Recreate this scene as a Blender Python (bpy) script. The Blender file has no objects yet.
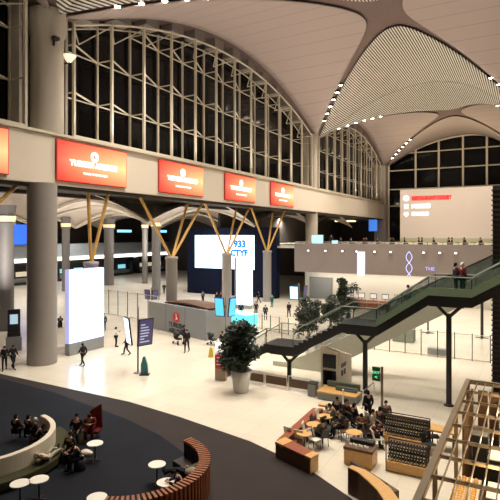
import bpy, bmesh, math, random
from math import sin, cos, pi, radians, sqrt
from mathutils import Vector, Matrix
random.seed(7)
S = bpy.context.scene
COL = S.collection

# ------------------------------------------------------------------ helpers
def at(px, py, z=0.0):
    """where the sight line of a picture point meets the level z (used to measure plan positions)"""
    t = (px - 250) / 500; s = (234 - py) / 500
    k = (z - 9.7) / s
    return ((.8725 * t - .4886) * k, (.4886 * t + .8725) * k)

def link(o, parent=None):
    COL.objects.link(o)
    if parent is not None: o.parent = parent
    return o

def tag(o, label=None, cat=None, group=None, kind=None):
    if label: o['label'] = label
    if cat: o['category'] = cat
    if group: o['group'] = group
    if kind: o['kind'] = kind
    return o

def thing(name, label, cat, loc=(0, 0, 0), rz=0, group=None):
    o = bpy.data.objects.new(name, None); link(o)
    o.empty_display_size = .2
    o.location = loc; o.rotation_euler = (0, 0, rz)
    return tag(o, label, cat, group)

def struct(o): o['kind'] = 'structure'; return o

def copy_tree(o, parent=None):
    c = o.copy(); link(c); c.parent = parent
    for ch in list(o.children): copy_tree(ch, c)
    return c

class MB:
    def __init__(s): s.v = []; s.f = []; s.m = []; s.sm = []
    def add(s, vs, fs, mi=0, smooth=False):
        n = len(s.v); s.v += [tuple(v) for v in vs]
        for f in fs: s.f.append([i + n for i in f]); s.m.append(mi); s.sm.append(smooth)
        return s
    def box(s, x0, x1, y0, y1, z0, z1, mi=0, rz=0, c=None):
        vs = [(x, y, z) for z in (z0, z1) for x, y in ((x0, y0), (x1, y0), (x1, y1), (x0, y1))]
        if rz:
            cx, cy = c if c else ((x0 + x1) / 2, (y0 + y1) / 2)
            vs = [(cx + (x - cx) * cos(rz) - (y - cy) * sin(rz), cy + (x - cx) * sin(rz) + (y - cy) * cos(rz), z) for x, y, z in vs]
        return s.add(vs, [(3, 2, 1, 0), (4, 5, 6, 7), (0, 1, 5, 4), (1, 2, 6, 5), (2, 3, 7, 6), (3, 0, 4, 7)], mi)
    def tube(s, p0, p1, r0, r1=None, n=8, mi=0, caps=True, smooth=True):
        r1 = r0 if r1 is None else r1
        p0, p1 = Vector(p0), Vector(p1); d = (p1 - p0).normalized()
        a = d.orthogonal().normalized(); b = d.cross(a)
        vs = []
        for p, r in ((p0, r0), (p1, r1)):
            for i in range(n):
                t = 2 * pi * i / n
                vs.append(p + a * (r * cos(t)) + b * (r * sin(t)))
        s.add(vs, [(i, (i + 1) % n, n + (i + 1) % n, n + i) for i in range(n)], mi, smooth)
        if caps: s.add(vs[:n], [tuple(range(n))[::-1]], mi); s.add(vs[n:], [tuple(range(n))], mi)
        return s
    def bar(s, p0, p1, w, h, mi=0):
        p0, p1 = Vector(p0), Vector(p1); d = (p1 - p0).normalized()
        up = Vector((0, 0, 1)) if abs(d.z) < .95 else Vector((0, 1, 0))
        a = d.cross(up).normalized() * (w / 2); b = a.cross(d).normalized() * (h / 2)
        vs = [p + q for p in (p0, p1) for q in (-a - b, a - b, a + b, -a + b)]
        return s.add(vs, [(3, 2, 1, 0), (4, 5, 6, 7), (0, 1, 5, 4), (1, 2, 6, 5), (2, 3, 7, 6), (3, 0, 4, 7)], mi)
    def lathe(s, prof, cx=0, cy=0, n=20, mi=0, smooth=True, sx=1, sy=1):
        vs = []
        for r, z in prof:
            for i in range(n):
                t = 2 * pi * i / n; vs.append((cx + r * sx * cos(t), cy + r * sy * sin(t), z))
        fs = []
        for j in range(len(prof) - 1):
            for i in range(n):
                fs.append((j * n + i, j * n + (i + 1) % n, (j + 1) * n + (i + 1) % n, (j + 1) * n + i))
        s.add(vs, fs, mi, smooth)
        if prof[0][0] > 1e-4: s.add(vs[:n], [tuple(range(n))[::-1]], mi)
        if prof[-1][0] > 1e-4: s.add(vs[-n:], [tuple(range(n))], mi)
        return s
    def ball(s, c, r, sx=1, sy=1, sz=1, n=10, mi=0):
        k = max(4, n // 2); prof = [(max(1e-5, sin(pi * i / k)) * r, -cos(pi * i / k) * r * sz) for i in range(k + 1)]
        vs = []
        for rr, z in prof:
            for i in range(n):
                t = 2 * pi * i / n; vs.append((c[0] + rr * sx * cos(t), c[1] + rr * sy * sin(t), c[2] + z))
        fs = [(j * n + i, j * n + (i + 1) % n, (j + 1) * n + (i + 1) % n, (j + 1) * n + i) for j in range(k) for i in range(n)]
        return s.add(vs, fs, mi, True)
    def prism(s, pts, z0, z1, mi=0):
        n = len(pts)
        vs = [(x, y, z0) for x, y in pts] + [(x, y, z1) for x, y in pts]
        return s.add(vs, [tuple(range(n))[::-1], tuple(range(n, 2 * n))] + [(i, (i + 1) % n, n + (i + 1) % n, n + i) for i in range(n)], mi)
    def prism_y(s, pts, y0, y1, mi=0):          # outline in x,z pushed along y
        n = len(pts)
        vs = [(x, y0, z) for x, z in pts] + [(x, y1, z) for x, z in pts]
        return s.add(vs, [tuple(range(n)), tuple(range(n, 2 * n))[::-1]] + [((i + 1) % n, i, n + i, n + (i + 1) % n) for i in range(n)], mi)
    def arc(s, cx, cy, r0, r1, z0, z1, a0, a1, n=24, mi=0, smooth=False):
        for i in range(n):
            t0 = a0 + (a1 - a0) * i / n; t1 = a0 + (a1 - a0) * (i + 1) / n
            p = [(cx + r * cos(t), cy + r * sin(t)) for r, t in ((r0, t0), (r1, t0), (r1, t1), (r0, t1))]
            vs = [(x, y, z) for z in (z0, z1) for x, y in p]
            fs = [(3, 2, 1, 0), (4, 5, 6, 7), (1, 2, 6, 5), (3, 0, 4, 7)]
            if i == 0: fs.append((0, 1, 5, 4))
            if i == n - 1: fs.append((2, 3, 7, 6))
            s.add(vs, fs, mi)
        return s
    def build(s, name, mats, parent=None, bevel=0, loc=None):
        me = bpy.data.meshes.new(name); me.from_pydata(s.v, [], s.f)
        if not isinstance(mats, (list, tuple)): mats = [mats]
        for m in mats: me.materials.append(m)
        for p, mi, sm in zip(me.polygons, s.m, s.sm): p.material_index = mi; p.use_smooth = sm
        me.validate(); me.update()
        bm = bmesh.new(); bm.from_mesh(me); bmesh.ops.recalc_face_normals(bm, faces=bm.faces); bm.to_mesh(me); bm.free()
        o = bpy.data.objects.new(name, me); link(o, parent)
        if loc: o.location = loc
        if bevel:
            b = o.modifiers.new('bevel', 'BEVEL'); b.width = bevel; b.segments = 2; b.limit_method = 'ANGLE'
        return o

# ------------------------------------------------------------------ materials
MATS = {}
def mat(name, col, rough=.5, metal=0, emit=None, es=0, var=.12, scale=3., alpha=1., trans=0, bump=0):
    if name in MATS: return MATS[name]
    m = bpy.data.materials.new(name); m.use_nodes = True
    nt = m.node_tree; b = nt.nodes['Principled BSDF']
    b.inputs['Roughness'].default_value = rough; b.inputs['Metallic'].default_value = metal
    c = (*col, 1)
    if rough > .65: b.inputs['Specular IOR Level'].default_value = .12
    g = nt.nodes.new('ShaderNodeNewGeometry')
    n = nt.nodes.new('ShaderNodeTexNoise'); n.inputs['Scale'].default_value = scale; n.inputs['Detail'].default_value = 3
    nt.links.new(g.outputs['Position'], n.inputs['Vector'])
    r = nt.nodes.new('ShaderNodeMix'); r.data_type = 'RGBA'
    r.inputs[6].default_value = (*[max(0, x * (1 - var)) for x in col], 1); r.inputs[7].default_value = (*[min(1, x * (1 + var)) for x in col], 1)
    nt.links.new(n.outputs['Fac'], r.inputs[0]); nt.links.new(r.outputs[2], b.inputs['Base Color'])
    if emit: b.inputs['Emission Color'].default_value = (*emit, 1); b.inputs['Emission Strength'].default_value = es
    if alpha < 1: b.inputs['Alpha'].default_value = alpha
    if trans: b.inputs['Transmission Weight'].default_value = trans
    if bump:
        bp = nt.nodes.new('ShaderNodeBump'); bp.inputs['Strength'].default_value = bump
        nt.links.new(n.outputs['Fac'], bp.inputs['Height']); nt.links.new(bp.outputs['Normal'], b.inputs['Normal'])
    MATS[name] = m; return m

def stripes(name, axis, period, duty, c1, c2, rough=.6, soft=False, scale_noise=0):
    """c1 and c2 alternate along one world axis"""
    m = bpy.data.materials.new(name); m.use_nodes = True; nt = m.node_tree; b = nt.nodes['Principled BSDF']
    b.inputs['Roughness'].default_value = rough
    g = nt.nodes.new('ShaderNodeNewGeometry'); sp = nt.nodes.new('ShaderNodeSeparateXYZ'); nt.links.new(g.outputs['Position'], sp.inputs[0])
    d = nt.nodes.new('ShaderNodeMath'); d.operation = 'DIVIDE'; d.inputs[1].default_value = period; nt.links.new(sp.outputs[axis], d.inputs[0])
    f = nt.nodes.new('ShaderNodeMath'); f.operation = 'FRACT'; nt.links.new(d.outputs[0], f.inputs[0])
    l = nt.nodes.new('ShaderNodeMath'); l.operation = 'LESS_THAN'; l.inputs[1].default_value = duty; nt.links.new(f.outputs[0], l.inputs[0])
    r = nt.nodes.new('ShaderNodeMix'); r.data_type = 'RGBA'; r.inputs[6].default_value = (*c1, 1); r.inputs[7].default_value = (*c2, 1)
    nt.links.new(l.outputs[0], r.inputs[0]); nt.links.new(r.outputs[2], b.inputs['Base Color'])
    return m

M = dict(
    plain=stripes('ceiling_plain', 'Y', 3.0, .035, (.35, .285, .265), (.22, .175, .165)),
    slat=stripes('ceiling_slats', 'X', .31, .5, (.66, .64, .58), (.012, .011, .010)),
    rib=mat('ceiling_rib', (.17, .125, .115), .7),
    band=mat('plaster_band', (.70, .62, .53), .7, var=.04),
    pillar=mat('pillar_grey', (.30, .27, .25), .6, var=.06),
    pillar2=mat('pillar_pale', (.45, .40, .34), .6, var=.06),
    steel=mat('cream_steel', (.62, .56, .45), .5, var=.05),
    night=mat('night_glass', (.002, .002, .003), .12, var=.3),
    soffit=mat('dark_soffit', (.06, .05, .042), .8),
    floor=None,
    white=mat('white_paint', (.75, .72, .66), .5, var=.04),
    dark=mat('dark_metal', (.02, .02, .022), .45),
    black=mat('black', (.01, .01, .012), .5),
    grey=mat('grey_panel', (.22, .22, .22), .5),
    greyb=mat('grey_booth', (.27, .28, .29), .55, var=.06),
    taupe=mat('taupe_panel', (.27, .225, .21), .6, var=.04),
    gold=mat('golden_wood', (.58, .33, .08), .4, scale=6),
    wood=mat('red_wood', (.26, .065, .022), .45, scale=8, var=.3),
    woodl=mat('light_wood', (.62, .36, .13), .4, scale=8, var=.2),
    woodd=mat('dark_wood', (.10, .045, .02), .5, scale=8, var=.3),
    cream=mat('cream_shell', (.70, .63, .52), .5, var=.05),
    olive=mat('olive_fabric', (.055, .052, .028), .9, bump=.2),
    tabletop=mat('white_table', (.88, .86, .80), .35, var=.02),
    carpet=mat('navy_carpet', (.010, .012, .018), .75, scale=.5, var=.35),
    carpet2=mat('brown_carpet', (.034, .027, .026), .66, scale=.6, var=.25),
    leaf=mat('leaf_green', (.007, .018, .007), .6, var=.5, scale=5),
    bark=mat('bark', (.08, .05, .03), .9),
    glass=mat('clear_glass', (.45, .55, .5), .05, alpha=.08, var=.0),
    cglass=mat('smoke_glass', (.06, .09, .08), .05, alpha=.13, var=.0),
    gglass=mat('green_glass', (.025, .085, .065), .05, alpha=.30, var=.0),
    skin=mat('skin', (.55, .32, .22), .6, var=.05),
    lamp=mat('lamp_lens', (1, 1, 1), .3, emit=(1, .86, .62), es=40),
    glow_white=mat('lightbox_white', (.9, .9, 1), .4, emit=(.36, .70, 1.0), es=2.7),
    screen_dark=mat('screen_off', (.015, .015, .03), .15),
)
def matc(name, col, rough=.7, **k): return mat(name, col, rough, **k)
def emi(name, col, st): return mat(name, tuple(min(1, c) for c in col), .4, emit=col, es=st, var=0)

def floor_mat():
    m = bpy.data.materials.new('cream_stone'); m.use_nodes = True; nt = m.node_tree; b = nt.nodes['Principled BSDF']
    g = nt.nodes.new('ShaderNodeNewGeometry')
    br = nt.nodes.new('ShaderNodeTexBrick'); br.offset = 0; br.inputs['Scale'].default_value = 1
    br.inputs['Brick Width'].default_value = 1.5; br.inputs['Row Height'].default_value = 1.5; br.inputs['Mortar Size'].default_value = .006
    br.inputs['Color1'].default_value = (.80, .74, .63, 1); br.inputs['Color2'].default_value = (.77, .71, .60, 1); br.inputs['Mortar'].default_value = (.5, .43, .33, 1)
    nt.links.new(g.outputs['Position'], br.inputs['Vector'])
    n = nt.nodes.new('ShaderNodeTexNoise'); n.inputs['Scale'].default_value = .25; nt.links.new(g.outputs['Position'], n.inputs['Vector'])
    x = nt.nodes.new('ShaderNodeMix'); x.data_type = 'RGBA'; x.blend_type = 'MULTIPLY'; x.inputs[0].default_value = .25
    nt.links.new(br.outputs['Color'], x.inputs[6]); nt.links.new(n.outputs['Fac'], x.inputs[7])
    nt.links.new(x.outputs[2], b.inputs['Base Color']); b.inputs['Roughness'].default_value = .2
    return m
M['floor'] = floor_mat()
M['night'].node_tree.nodes['Principled BSDF'].inputs['Specular IOR Level'].default_value = .25

def sign_mat(axis, lo, hi, c0, c1, st, name):
    """backlit print: colour runs from c0 at the rim to c1 in the middle right"""
    m = bpy.data.materials.new(name); m.use_nodes = True; nt = m.node_tree; b = nt.nodes['Principled BSDF']
    tc = nt.nodes.new('ShaderNodeTexCoord'); sp = nt.nodes.new('ShaderNodeSeparateXYZ'); nt.links.new(tc.outputs['Generated'], sp.inputs[0])
    r = nt.nodes.new('ShaderNodeValToRGB'); e = r.color_ramp.elements
    e[0].position = 0; e[0].color = (*c0, 1); e[1].position = 1; e[1].color = (*c1, 1)
    a = e.new(.2); a.color = (1, .17, .09, 1); bb = e.new(.7); bb.color = (1, .34, .17, 1)
    nt.links.new(sp.outputs[axis], r.inputs[0])
    # darker red towards the top and bottom rim of the print
    z = nt.nodes.new('ShaderNodeValToRGB'); z.color_ramp.elements[0].color = (.9, .35, .35, 1); z.color_ramp.elements[1].color = (.9, .4, .4, 1)
    k = z.color_ramp.elements.new(.5); k.color = (1, 1, 1, 1)
    nt.links.new(sp.outputs['Z'], z.inputs[0])
    x = nt.nodes.new('ShaderNodeMix'); x.data_type = 'RGBA'; x.blend_type = 'MULTIPLY'; x.inputs[0].default_value = 1
    nt.links.new(r.outputs[0], x.inputs[6]); nt.links.new(z.outputs[0], x.inputs[7])
    nt.links.new(x.outputs[2], b.inputs['Emission Color']); nt.links.new(x.outputs[2], b.inputs['Base Color'])
    b.inputs['Emission Strength'].default_value = st
    return m

def text(name, body, size, parent, loc, rot, m, ext=.01, align='CENTER', bold=0, sx=1):
    c = bpy.data.curves.new(name, 'FONT'); c.body = body; c.size = size; c.extrude = ext; c.align_x = align; c.align_y = 'CENTER'; c.offset = bold
    c.materials.append(m)
    tmp = bpy.data.objects.new('tmp', c); COL.objects.link(tmp); bpy.context.view_layer.update()
    me = bpy.data.meshes.new_from_object(tmp.evaluated_get(bpy.context.evaluated_depsgraph_get())); bpy.data.objects.remove(tmp)
    me.name = name; me.materials.clear(); me.materials.append(m)
    o = bpy.data.objects.new(name, me); link(o, parent); o.location = loc; o.rotation_euler = rot; o.scale = (sx, 1, 1)
    return o
RX = (pi / 2, 0, pi / 2)      # writing that faces +x
RY = (pi / 2, 0, 0)           # writing that faces -y

#@@PART2
# ------------------------------------------------------------------ the hall: floor, carpet, facade, ceiling
XF = -32.0                      # the facade's face
o = MB().box(-120, 40, -40, 140, -.3, 0).build('floor', M['floor']); struct(o)
edge = [(-60, 21.8), (-32, 21.8), (-26, 21.8), (-20.2, 21.8), (-16.2, 21.3), (-11.4, 20.4), (-8, 19.2), (-5.7, 17.8), (-3.5, 15.5), (-2, 12.5), (-1, 8), (-.5, -10), (-60, -10)]
o = MB().prism(edge, .0, .012).build('floor_carpet_border', M['carpet2']); struct(o)
inner = [(-60, 21.0), (-31.1, 21.1), (-25.3, 20.8), (-18.5, 19.7), (-15.6, 18.9), (-13.4, 17.9), (-11.6, 16.6), (-10.4, 14.6), (-9.6, 12), (-9, 8), (-8.5, -10), (-60, -10)]
o = MB().prism(inner, .0, .020).build('floor_carpet', M['carpet']); struct(o)

CY = [(-28.2, 26.5), (26.5, 81.2), (81.2, 127.0)]
CX = [(-32.0, -13.3, -.3), (-.3, 13.0, 35.0)]
def zceil(x, y):
    for y0, y1 in CY:
        if y <= y1 or y1 == 127.0: break
    cy = (y0 + y1) / 2; b = max(-1, min(1, (y - cy) / ((y1 - y0) / 2)))
    for x0, xc, x1 in CX:
        if x <= x1 or x1 == 35.0: break
    a = (x - xc) / ((xc - x0) if x < xc else (x1 - xc)); a = max(-1, min(1, a))
    a, b = abs(a) + 1e-4, abs(b) + 1e-4; m = (a ** -12 + b ** -12) ** (-1 / 12)
    return 33.5 - .10 * (a * a + b * b) - 7.3 * m * m
def zarch(y):                   # top line of the facade windows
    for y0, y1 in CY:
        if y <= y1 or y1 == 127.0: break
    b = (y - (y0 + y1) / 2) / ((y1 - y0) / 2)
    return 32.1 - 6.0 * b * b
# base surface
mb = MB()
xs = sorted(set([-35.5, -34] + [x0 + (xc - x0) * i / 20 for x0, xc, x1 in CX for i in range(21)] + [xc + (x1 - xc) * i / 20 for x0, xc, x1 in CX for i in range(21)]))
ys = sorted(set([y0 + (y1 - y0) * i / 40 for y0, y1 in CY for i in range(41)] + [130.5]))
nx = len(xs)
mb.add([(x, y, zceil(max(x, -32), min(y, 127))) for y in ys for x in xs],
       [(j * nx + i, j * nx + i + 1, (j + 1) * nx + i + 1, (j + 1) * nx + i) for j in range(len(ys) - 1) for i in range(nx - 1)], 0, True)
ceil = mb.build('ceiling', M['rib']); struct(ceil)
c2, mm = .015, .022
a0 = .5 * (mm + sqrt(mm * mm + 4 * c2))
def panel(name, x0, xc, x1, y0, y1, side, m):
    cy = (y0 + y1) / 2; hy = (y1 - y0) / 2
    nu, nv = 26, 32; vs = []
    for i in range(nu + 1):
        a = a0 + (1 - a0) * (i / nu) ** 1.6
        w = sqrt(max(0, a * a - c2 - mm * a))
        for j in range(nv + 1):
            b = w * (2 * j / nv - 1)
            if side == 'W': x, y = xc - a * (xc - x0), cy + b * hy
            elif side == 'E': x, y = xc + a * (x1 - xc), cy + b * hy
            elif side == 'N': x, y = xc + (b * (x1 - xc) if b > 0 else b * (xc - x0)), cy + a * hy
            else: x, y = xc + (b * (x1 - xc) if b > 0 else b * (xc - x0)), cy - a * hy
            vs.append((x, y, zceil(x, y) - .2))
    mb = MB(); mb.add(vs, [(i * (nv + 1) + j, i * (nv + 1) + j + 1, (i + 1) * (nv + 1) + j + 1, (i + 1) * (nv + 1) + j) for i in range(nu) for j in range(nv)], 0, True)
    o = mb.build(name, m, ceil); s = o.modifiers.new('thick', 'SOLIDIFY'); s.thickness = .1
    return o
for x0, xc, x1 in CX:
    for k, (y0, y1) in enumerate(CY):
        for side in 'WE': panel('ceiling_panel', x0, xc, x1, y0, y1, side, M['plain'])
        panel('slatted_ceiling_panel', x0, xc, x1, y0, y1, 'S', M['slat'])
        if k < 2: panel('slatted_ceiling_panel', x0, xc, x1, y0, y1, 'N', M['slat'])
        else: panel('ceiling_panel', x0, xc, x1, y0, y1, 'N', M['plain'])

# facade: band, pillars, windows
w = MB().box(-35.2, -32, -28, 127, 13.5, 17.3).build('wall_left', M['band'], bevel=.05); struct(w)
led = MB().box(-35.4, -31.8, -28, 127, 17.3, 17.5).build('trim_1', M['steel']); struct(led)
led = MB().box(-34.9, -32.25, -28, 127, 13.2, 13.5).box(-35.6, -34.9, -28, 127, 12.9, 13.3).build('trim_2', M['soffit']); struct(led)
for y, r in ((26.4, 1.25), (81.2, .85), (-28.2, 1.2)):
    p = MB().lathe([(r, 17.5), (r, 25.0), (r * 1.15, 25.4), (r * 1.15, 27.0)], -33.0, y, 28).build('pillar', M['pillar2']); struct(p)
p = MB().box(-34.4, -31.6, 125.9, 128.4, 0, 28).build('pillar', M['pillar2']); struct(p)

def facade_window(n, y0, y1):
    root = bpy.data.objects.new('window_%d' % n, None); link(root); struct(root)
    N = max(10, int((y1 - y0) / 1.2)); 
    top = [(y0 + (y1 - y0) * i / N) for i in range(N + 1)]
    g = MB()                                              # glass up to the arch and the wall piece above it
    vs = [(-34.6, y, 17.5) for y in top] + [(-34.6, y, zarch(y)) for y in top]
    g.add(vs, [(i, i + 1, N + 2 + i, N + 1 + i) for i in range(N)])
    g.build('pane', M['night'], root)
    g = MB()
    vs = [(-34.5, y, zarch(y) - .1) for y in top] + [(-34.5, y, zarch(y) + 2.2) for y in top]
    g.add(vs, [(i, i + 1, N + 2 + i, N + 1 + i) for i in range(N)])
    g.build('spandrel', M['soffit'], root)
    bw = MB()
    for i in range(int((y1 - y0) / 4.1)):                 # stepped boxes under the soffit
        y = y0 + 2.2 + i * 4.1
        bw.box(-34.5, -33.0, y - 1.0, y + 1.0, zarch(y) + .1, zarch(y) + 1.9)
    bw.build('soffit_boxes', M['pillar'], root)
    for X, r in ((-32.5, .11), (-34.3, .09)):
        t = MB()
        for i in range(N):
            t.tube((X, top[i], zarch(top[i]) - .25), (X, top[i + 1], zarch(top[i + 1]) - .25), r, n=6)
        t.build('arch_tube', M['steel'], root)
        t = MB().box(X - .1, X + .1, y0, y1, 17.5, 17.8); t.build('sill_rail', M['steel'], root)
    k = max(2, round((y1 - y0) / 4.15)); st = (y1 - y0) / k
    fy = [y0 + st * i for i in range(k + 1)]; ry = [y0 + st * (i + .5) for i in range(k)]
    for y in fy: MB().box(-32.62, -32.38, y - .1, y + .1, 17.5, zarch(y) - .1).build('front_mullion', M['steel'], root)
    for y in fy: MB().box(-34.4, -34.2, y - .08, y + .08, 17.5, zarch(y) - .1).build('rear_mullion', M['steel'], root)
    for z in (21.3, 25.2, 29.0):
        t = MB(); any_ = False
        for i in range(k):
            if zarch(fy[i]) > z + .5 and zarch(fy[i + 1]) > z + .5:
                t.tube((-32.5, fy[i], z), (-34.3, fy[i + 1], z), .08, n=6); any_ = True
                t.tube((-34.3, fy[i], z), (-34.3, fy[i + 1], z), .07, n=6)
        for y in fy:
            if zarch(y) > z + .5: t.tube((-32.5, y, z), (-34.3, y, z), .06, n=6); any_ = True
        if any_: t.build('truss', M['steel'], root)
    t = MB()                                              # wind bracing just under the arch
    for i in range(k):
        za, zb = zarch(fy[i]) - .4, zarch(fy[i + 1]) - .4
        t.tube((-32.5, fy[i], za), (-34.3, ry[i], zarch(ry[i]) - 1.6), .06, n=6); t.tube((-34.3, ry[i], zarch(ry[i]) - 1.6), (-32.5, fy[i + 1], zb), .06, n=6)
    t.build('arch_bracing', M['steel'], root)
    e = MB()
    for y in (y0, y1): e.box(-34.7, -33.2, y - .25 if y == y0 else y, y if y == y0 else y + .25, 17.5, zarch(y) + 1)
    e.build('window_frame', M['pillar2'], root)
facade_window(1, -24.8, 24.1)
facade_window(2, 28.6, 79.6)
facade_window(3, 82.9, 125.2)
for y0, y1 in ((24.1, 28.6), (79.6, 82.9), (125.2, 127)):
    o = MB().box(-34.9, -34.4, y0, y1, 17.5, 28).build('wall_left_infill', M['pillar']); struct(o)

# end wall with its arched window
root = bpy.data.objects.new('window_4', None); link(root); struct(root)
YE = 127.6
def zend(x):
    a = (x + 12.5) / (19.5 if x < -12.5 else 14.0)
    return 33.3 - 6.2 * min(1.2, a * a)
xs4 = [-31.4 + i * (32.2 / 28) for i in range(29)]
g = MB(); N = 28
g.add([(x, YE + .9, 6) for x in xs4] + [(x, YE + .9, zend(x)) for x in xs4], [(i, i + 1, N + 2 + i, N + 1 + i) for i in range(N)]); g.build('pane', M['night'], root)
g = MB(); g.add([(x, YE + .8, zend(x) - .1) for x in xs4] + [(x, YE + .8, 34.5) for x in xs4], [(i, i + 1, N + 2 + i, N + 1 + i) for i in range(N)]); g.build('spandrel', M['soffit'], root)
t = MB()
for i in range(N): t.tube((xs4[i], YE, zend(xs4[i]) - .25), (xs4[i + 1], YE, zend(xs4[i + 1]) - .25), .28, n=6)
t.build('arch_tube', M['steel'], root)
for x in (-31.2, -24.6, -19.2, -13.8, -8.7, -3.6):
    MB().box(x - .22, x + .22, YE - .2, YE + .2, 7, zend(x) - .1).build('front_mullion', M['steel'], root)
for z in (16.7, 20.9, 25.6, 29.8):
    xa = max([x for x in xs4 if x < -12.5 and zend(x) < z + .3] or [-31.2]); xb = min([x for x in xs4 if x > -12.5 and zend(x) < z + .3] or [.8])
    MB().tube((xa, YE, z), (xb, YE, z), .16, n=6).build('transom', M['steel'], root)
o = MB().box(-36, 36, 128.6, 129.2, 0, 13).build('wall_back', M['soffit']); struct(o)
o = MB().box(.9, 36, 127.9, 128.6, 0, 36).build('wall_back_right', M['soffit']); struct(o)

# round columns under the band and tree columns with golden struts
p = MB().lathe([(1.07, 0), (1.07, 13.5)], -32.0 - .05, 25.2, 36).build('pillar_round', M['pillar']); struct(p)
p = MB().lathe([(1.07, 0), (1.07, 13.5)], -33.2, 81.2, 28).build('pillar_round', M['pillar2']); struct(p)
for y in (30.9, 42, 53, 64):
    root = bpy.data.objects.new('pillar_tree', None); link(root); struct(root); root.location = (-33.0, y, 0)
    MB().lathe([(.6, 0), (.6, 7.0), (.66, 7.05), (.66, 7.3), (.3, 7.35)], n=20).build('pillar_shaft', M['pillar'], root)
    for dx, dy in (((.3, -.6), (.3, 1.7)) if y < 35 else ((.2, -5.1), (.2, 5.4), (-1.4, 4.7))):
        MB().tube((0, 0, 7.0), (dx, dy, 13.25), .13, .15, n=8).build('pillar_strut', M['gold'], root)
# golden struts of the next tree column to the left, partly in view
root = bpy.data.objects.new('pillar_tree', None); link(root); struct(root); root.location = (-33.0, 17.0, 0)
MB().lathe([(.6, 0), (.6, 7.3)], n=20).build('pillar_shaft', M['pillar'], root)
for dx, dy in ((.2, -5.1), (.2, 6.6), (-1.4, 5.0)): MB().tube((0, 0, 7.0), (dx, dy, 13.25), .13, .15, n=8).build('pillar_strut', M['gold'], root)

# the lower hall behind the facade
mb = MB(); lx = [-34, -52, -70, -88]; ly = [-6, 17, 39.5, 62, 84.5, 107]
X_, Y_ = [], []
for i in range(3): X_ += [lx[i] + (lx[i + 1] - lx[i]) * k / 8 for k in range(8)]
X_ += [-88]
for i in range(5): Y_ += [ly[i] + (ly[i + 1] - ly[i]) * k / 10 for k in range(10)]
Y_ += [107]
def zlow(x, y):
    a = b = 0
    for i in range(3):
        if lx[i + 1] <= x <= lx[i]: a = (x - (lx[i] + lx[i + 1]) / 2) / 9
    for i in range(5):
        if ly[i] <= y <= ly[i + 1]: b = (y - (ly[i] + ly[i + 1]) / 2) / ((ly[i + 1] - ly[i]) / 2)
    return 14.2 - .5 * a * a - .5 * b * b - 2.2 * (abs(a * b)) ** 1.6
nx = len(X_)
mb.add([(x, y, zlow(x, y)) for y in Y_ for x in X_], [(j * nx + i, j * nx + i + 1, (j + 1) * nx + i + 1, (j + 1) * nx + i) for j in range(len(Y_) - 1) for i in range(nx - 1)], 0, True)
o = mb.build('ceiling_lower_hall', mat('low_vault', (.50, .43, .38), .7, var=.05)); struct(o)
t = MB()
for y in ly[1:4]:
    for k in range(36):
        xa = -34 - k * 1.5; t.bar((xa, y, zlow(xa, y) - .2), (xa - 1.5, y, zlow(xa - 1.5, y) - .2), .5, .3)
for x in lx[1:3]:
    for k in range(60):
        ya = -6 + k * 1.8; t.bar((x, ya, zlow(x, ya) - .2), (x, ya + 1.8, zlow(x, ya + 1.8) - .2), .5, .3)
o = t.build('ceiling_ribs_lower_hall', M['steel']); struct(o)
glowcap = emi('capital_glow', (1, .78, .45), .6)
for x, y, r in ((-46.1, 32.0, .72), (-69, 59, .65), (-70, 70, .9), (-66, 75.6, .55), (-51.7, 61.9, .68), (-47, 47.5, .3)):
    if r == .3: continue
    p = MB().lathe([(r, 0), (r, 10.6), (r * 1.25, 10.7), (r * 1.25, 10.9)], n=24).lathe([(r * 1.0, 10.9), (r * 1.35, 12.6)], n=24).build('pillar_lower_hall', mat('pillar_lower', (.17, .16, .155), .6, var=.06)); struct(p)
    p.location = (x, y, 0)
    q = MB().lathe([(r * 1.15, 10.92), (r * 1.3, 11.5)], n=24).build('capital_light', glowcap, p)
# gallery along the far side of the lower hall
o = MB().box(-92, -85, 10, 110, 4.9, 7.6).build('wall_gallery_fascia', mat('blue_grey_fascia', (.34, .38, .42), .5)); struct(o)
o = MB().box(-85.3, -84.8, 10, 110, 4.05, 4.9).build('trim_3', emi('lit_soffit', (1, .93, .8), 2.4)); struct(o)
o = MB().box(-93, -92, 10, 110, 0, 15).box(-91, -90.6, 10, 110, 0, 4.5).build('wall_far_left', M['soffit']); struct(o)
o = MB().box(-93, -45, 107, 108, 0, 15).build('wall_far_back', M['soffit']); struct(o)

# mezzanine at the far end
o = MB().box(-30.2, 36, 67.3, 67.7, 4.2, 8.35).build('wall_mezzanine_fascia', M['taupe']); struct(o)
o = MB().box(-36, 36, 67.7, 128, 7.6, 7.9).build('floor_mezzanine', M['floor']); struct(o)
o = MB().box(-30.0, 36, 70.8, 71.2, 0, 7.6).build('wall_back_ground', M['white']); struct(o)
o = MB().box(-30.0, 36, 67.5, 70.8, 4.2, 4.4).build('ceiling_arcade', M['white']); struct(o)
# panel (taupe) upper edge and fin lights
for px in (309, 326, 343, 357, 375, 391, 424, 440, 456):
    t = (px - 250) / 500; k = 67.3 / (.4886 * t + .8725); x = (.8725 * t - .4886) * k
    l = thing('wall_lamp', 'small white dome lamp set in a row on the taupe mezzanine wall', 'lamp', (x, 67.3, 7.3), 0, 'dome lamps along the mezzanine wall')
    MB().box(-.25, .25, -.3, 0, -.05, .08).build('bracket', M['dark'], l)
    MB().ball((0, -.25, .0), .2, sz=.6).build('lens', emi('wall_lamp_lens', (1, .95, .85), 1.6), l)

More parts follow.
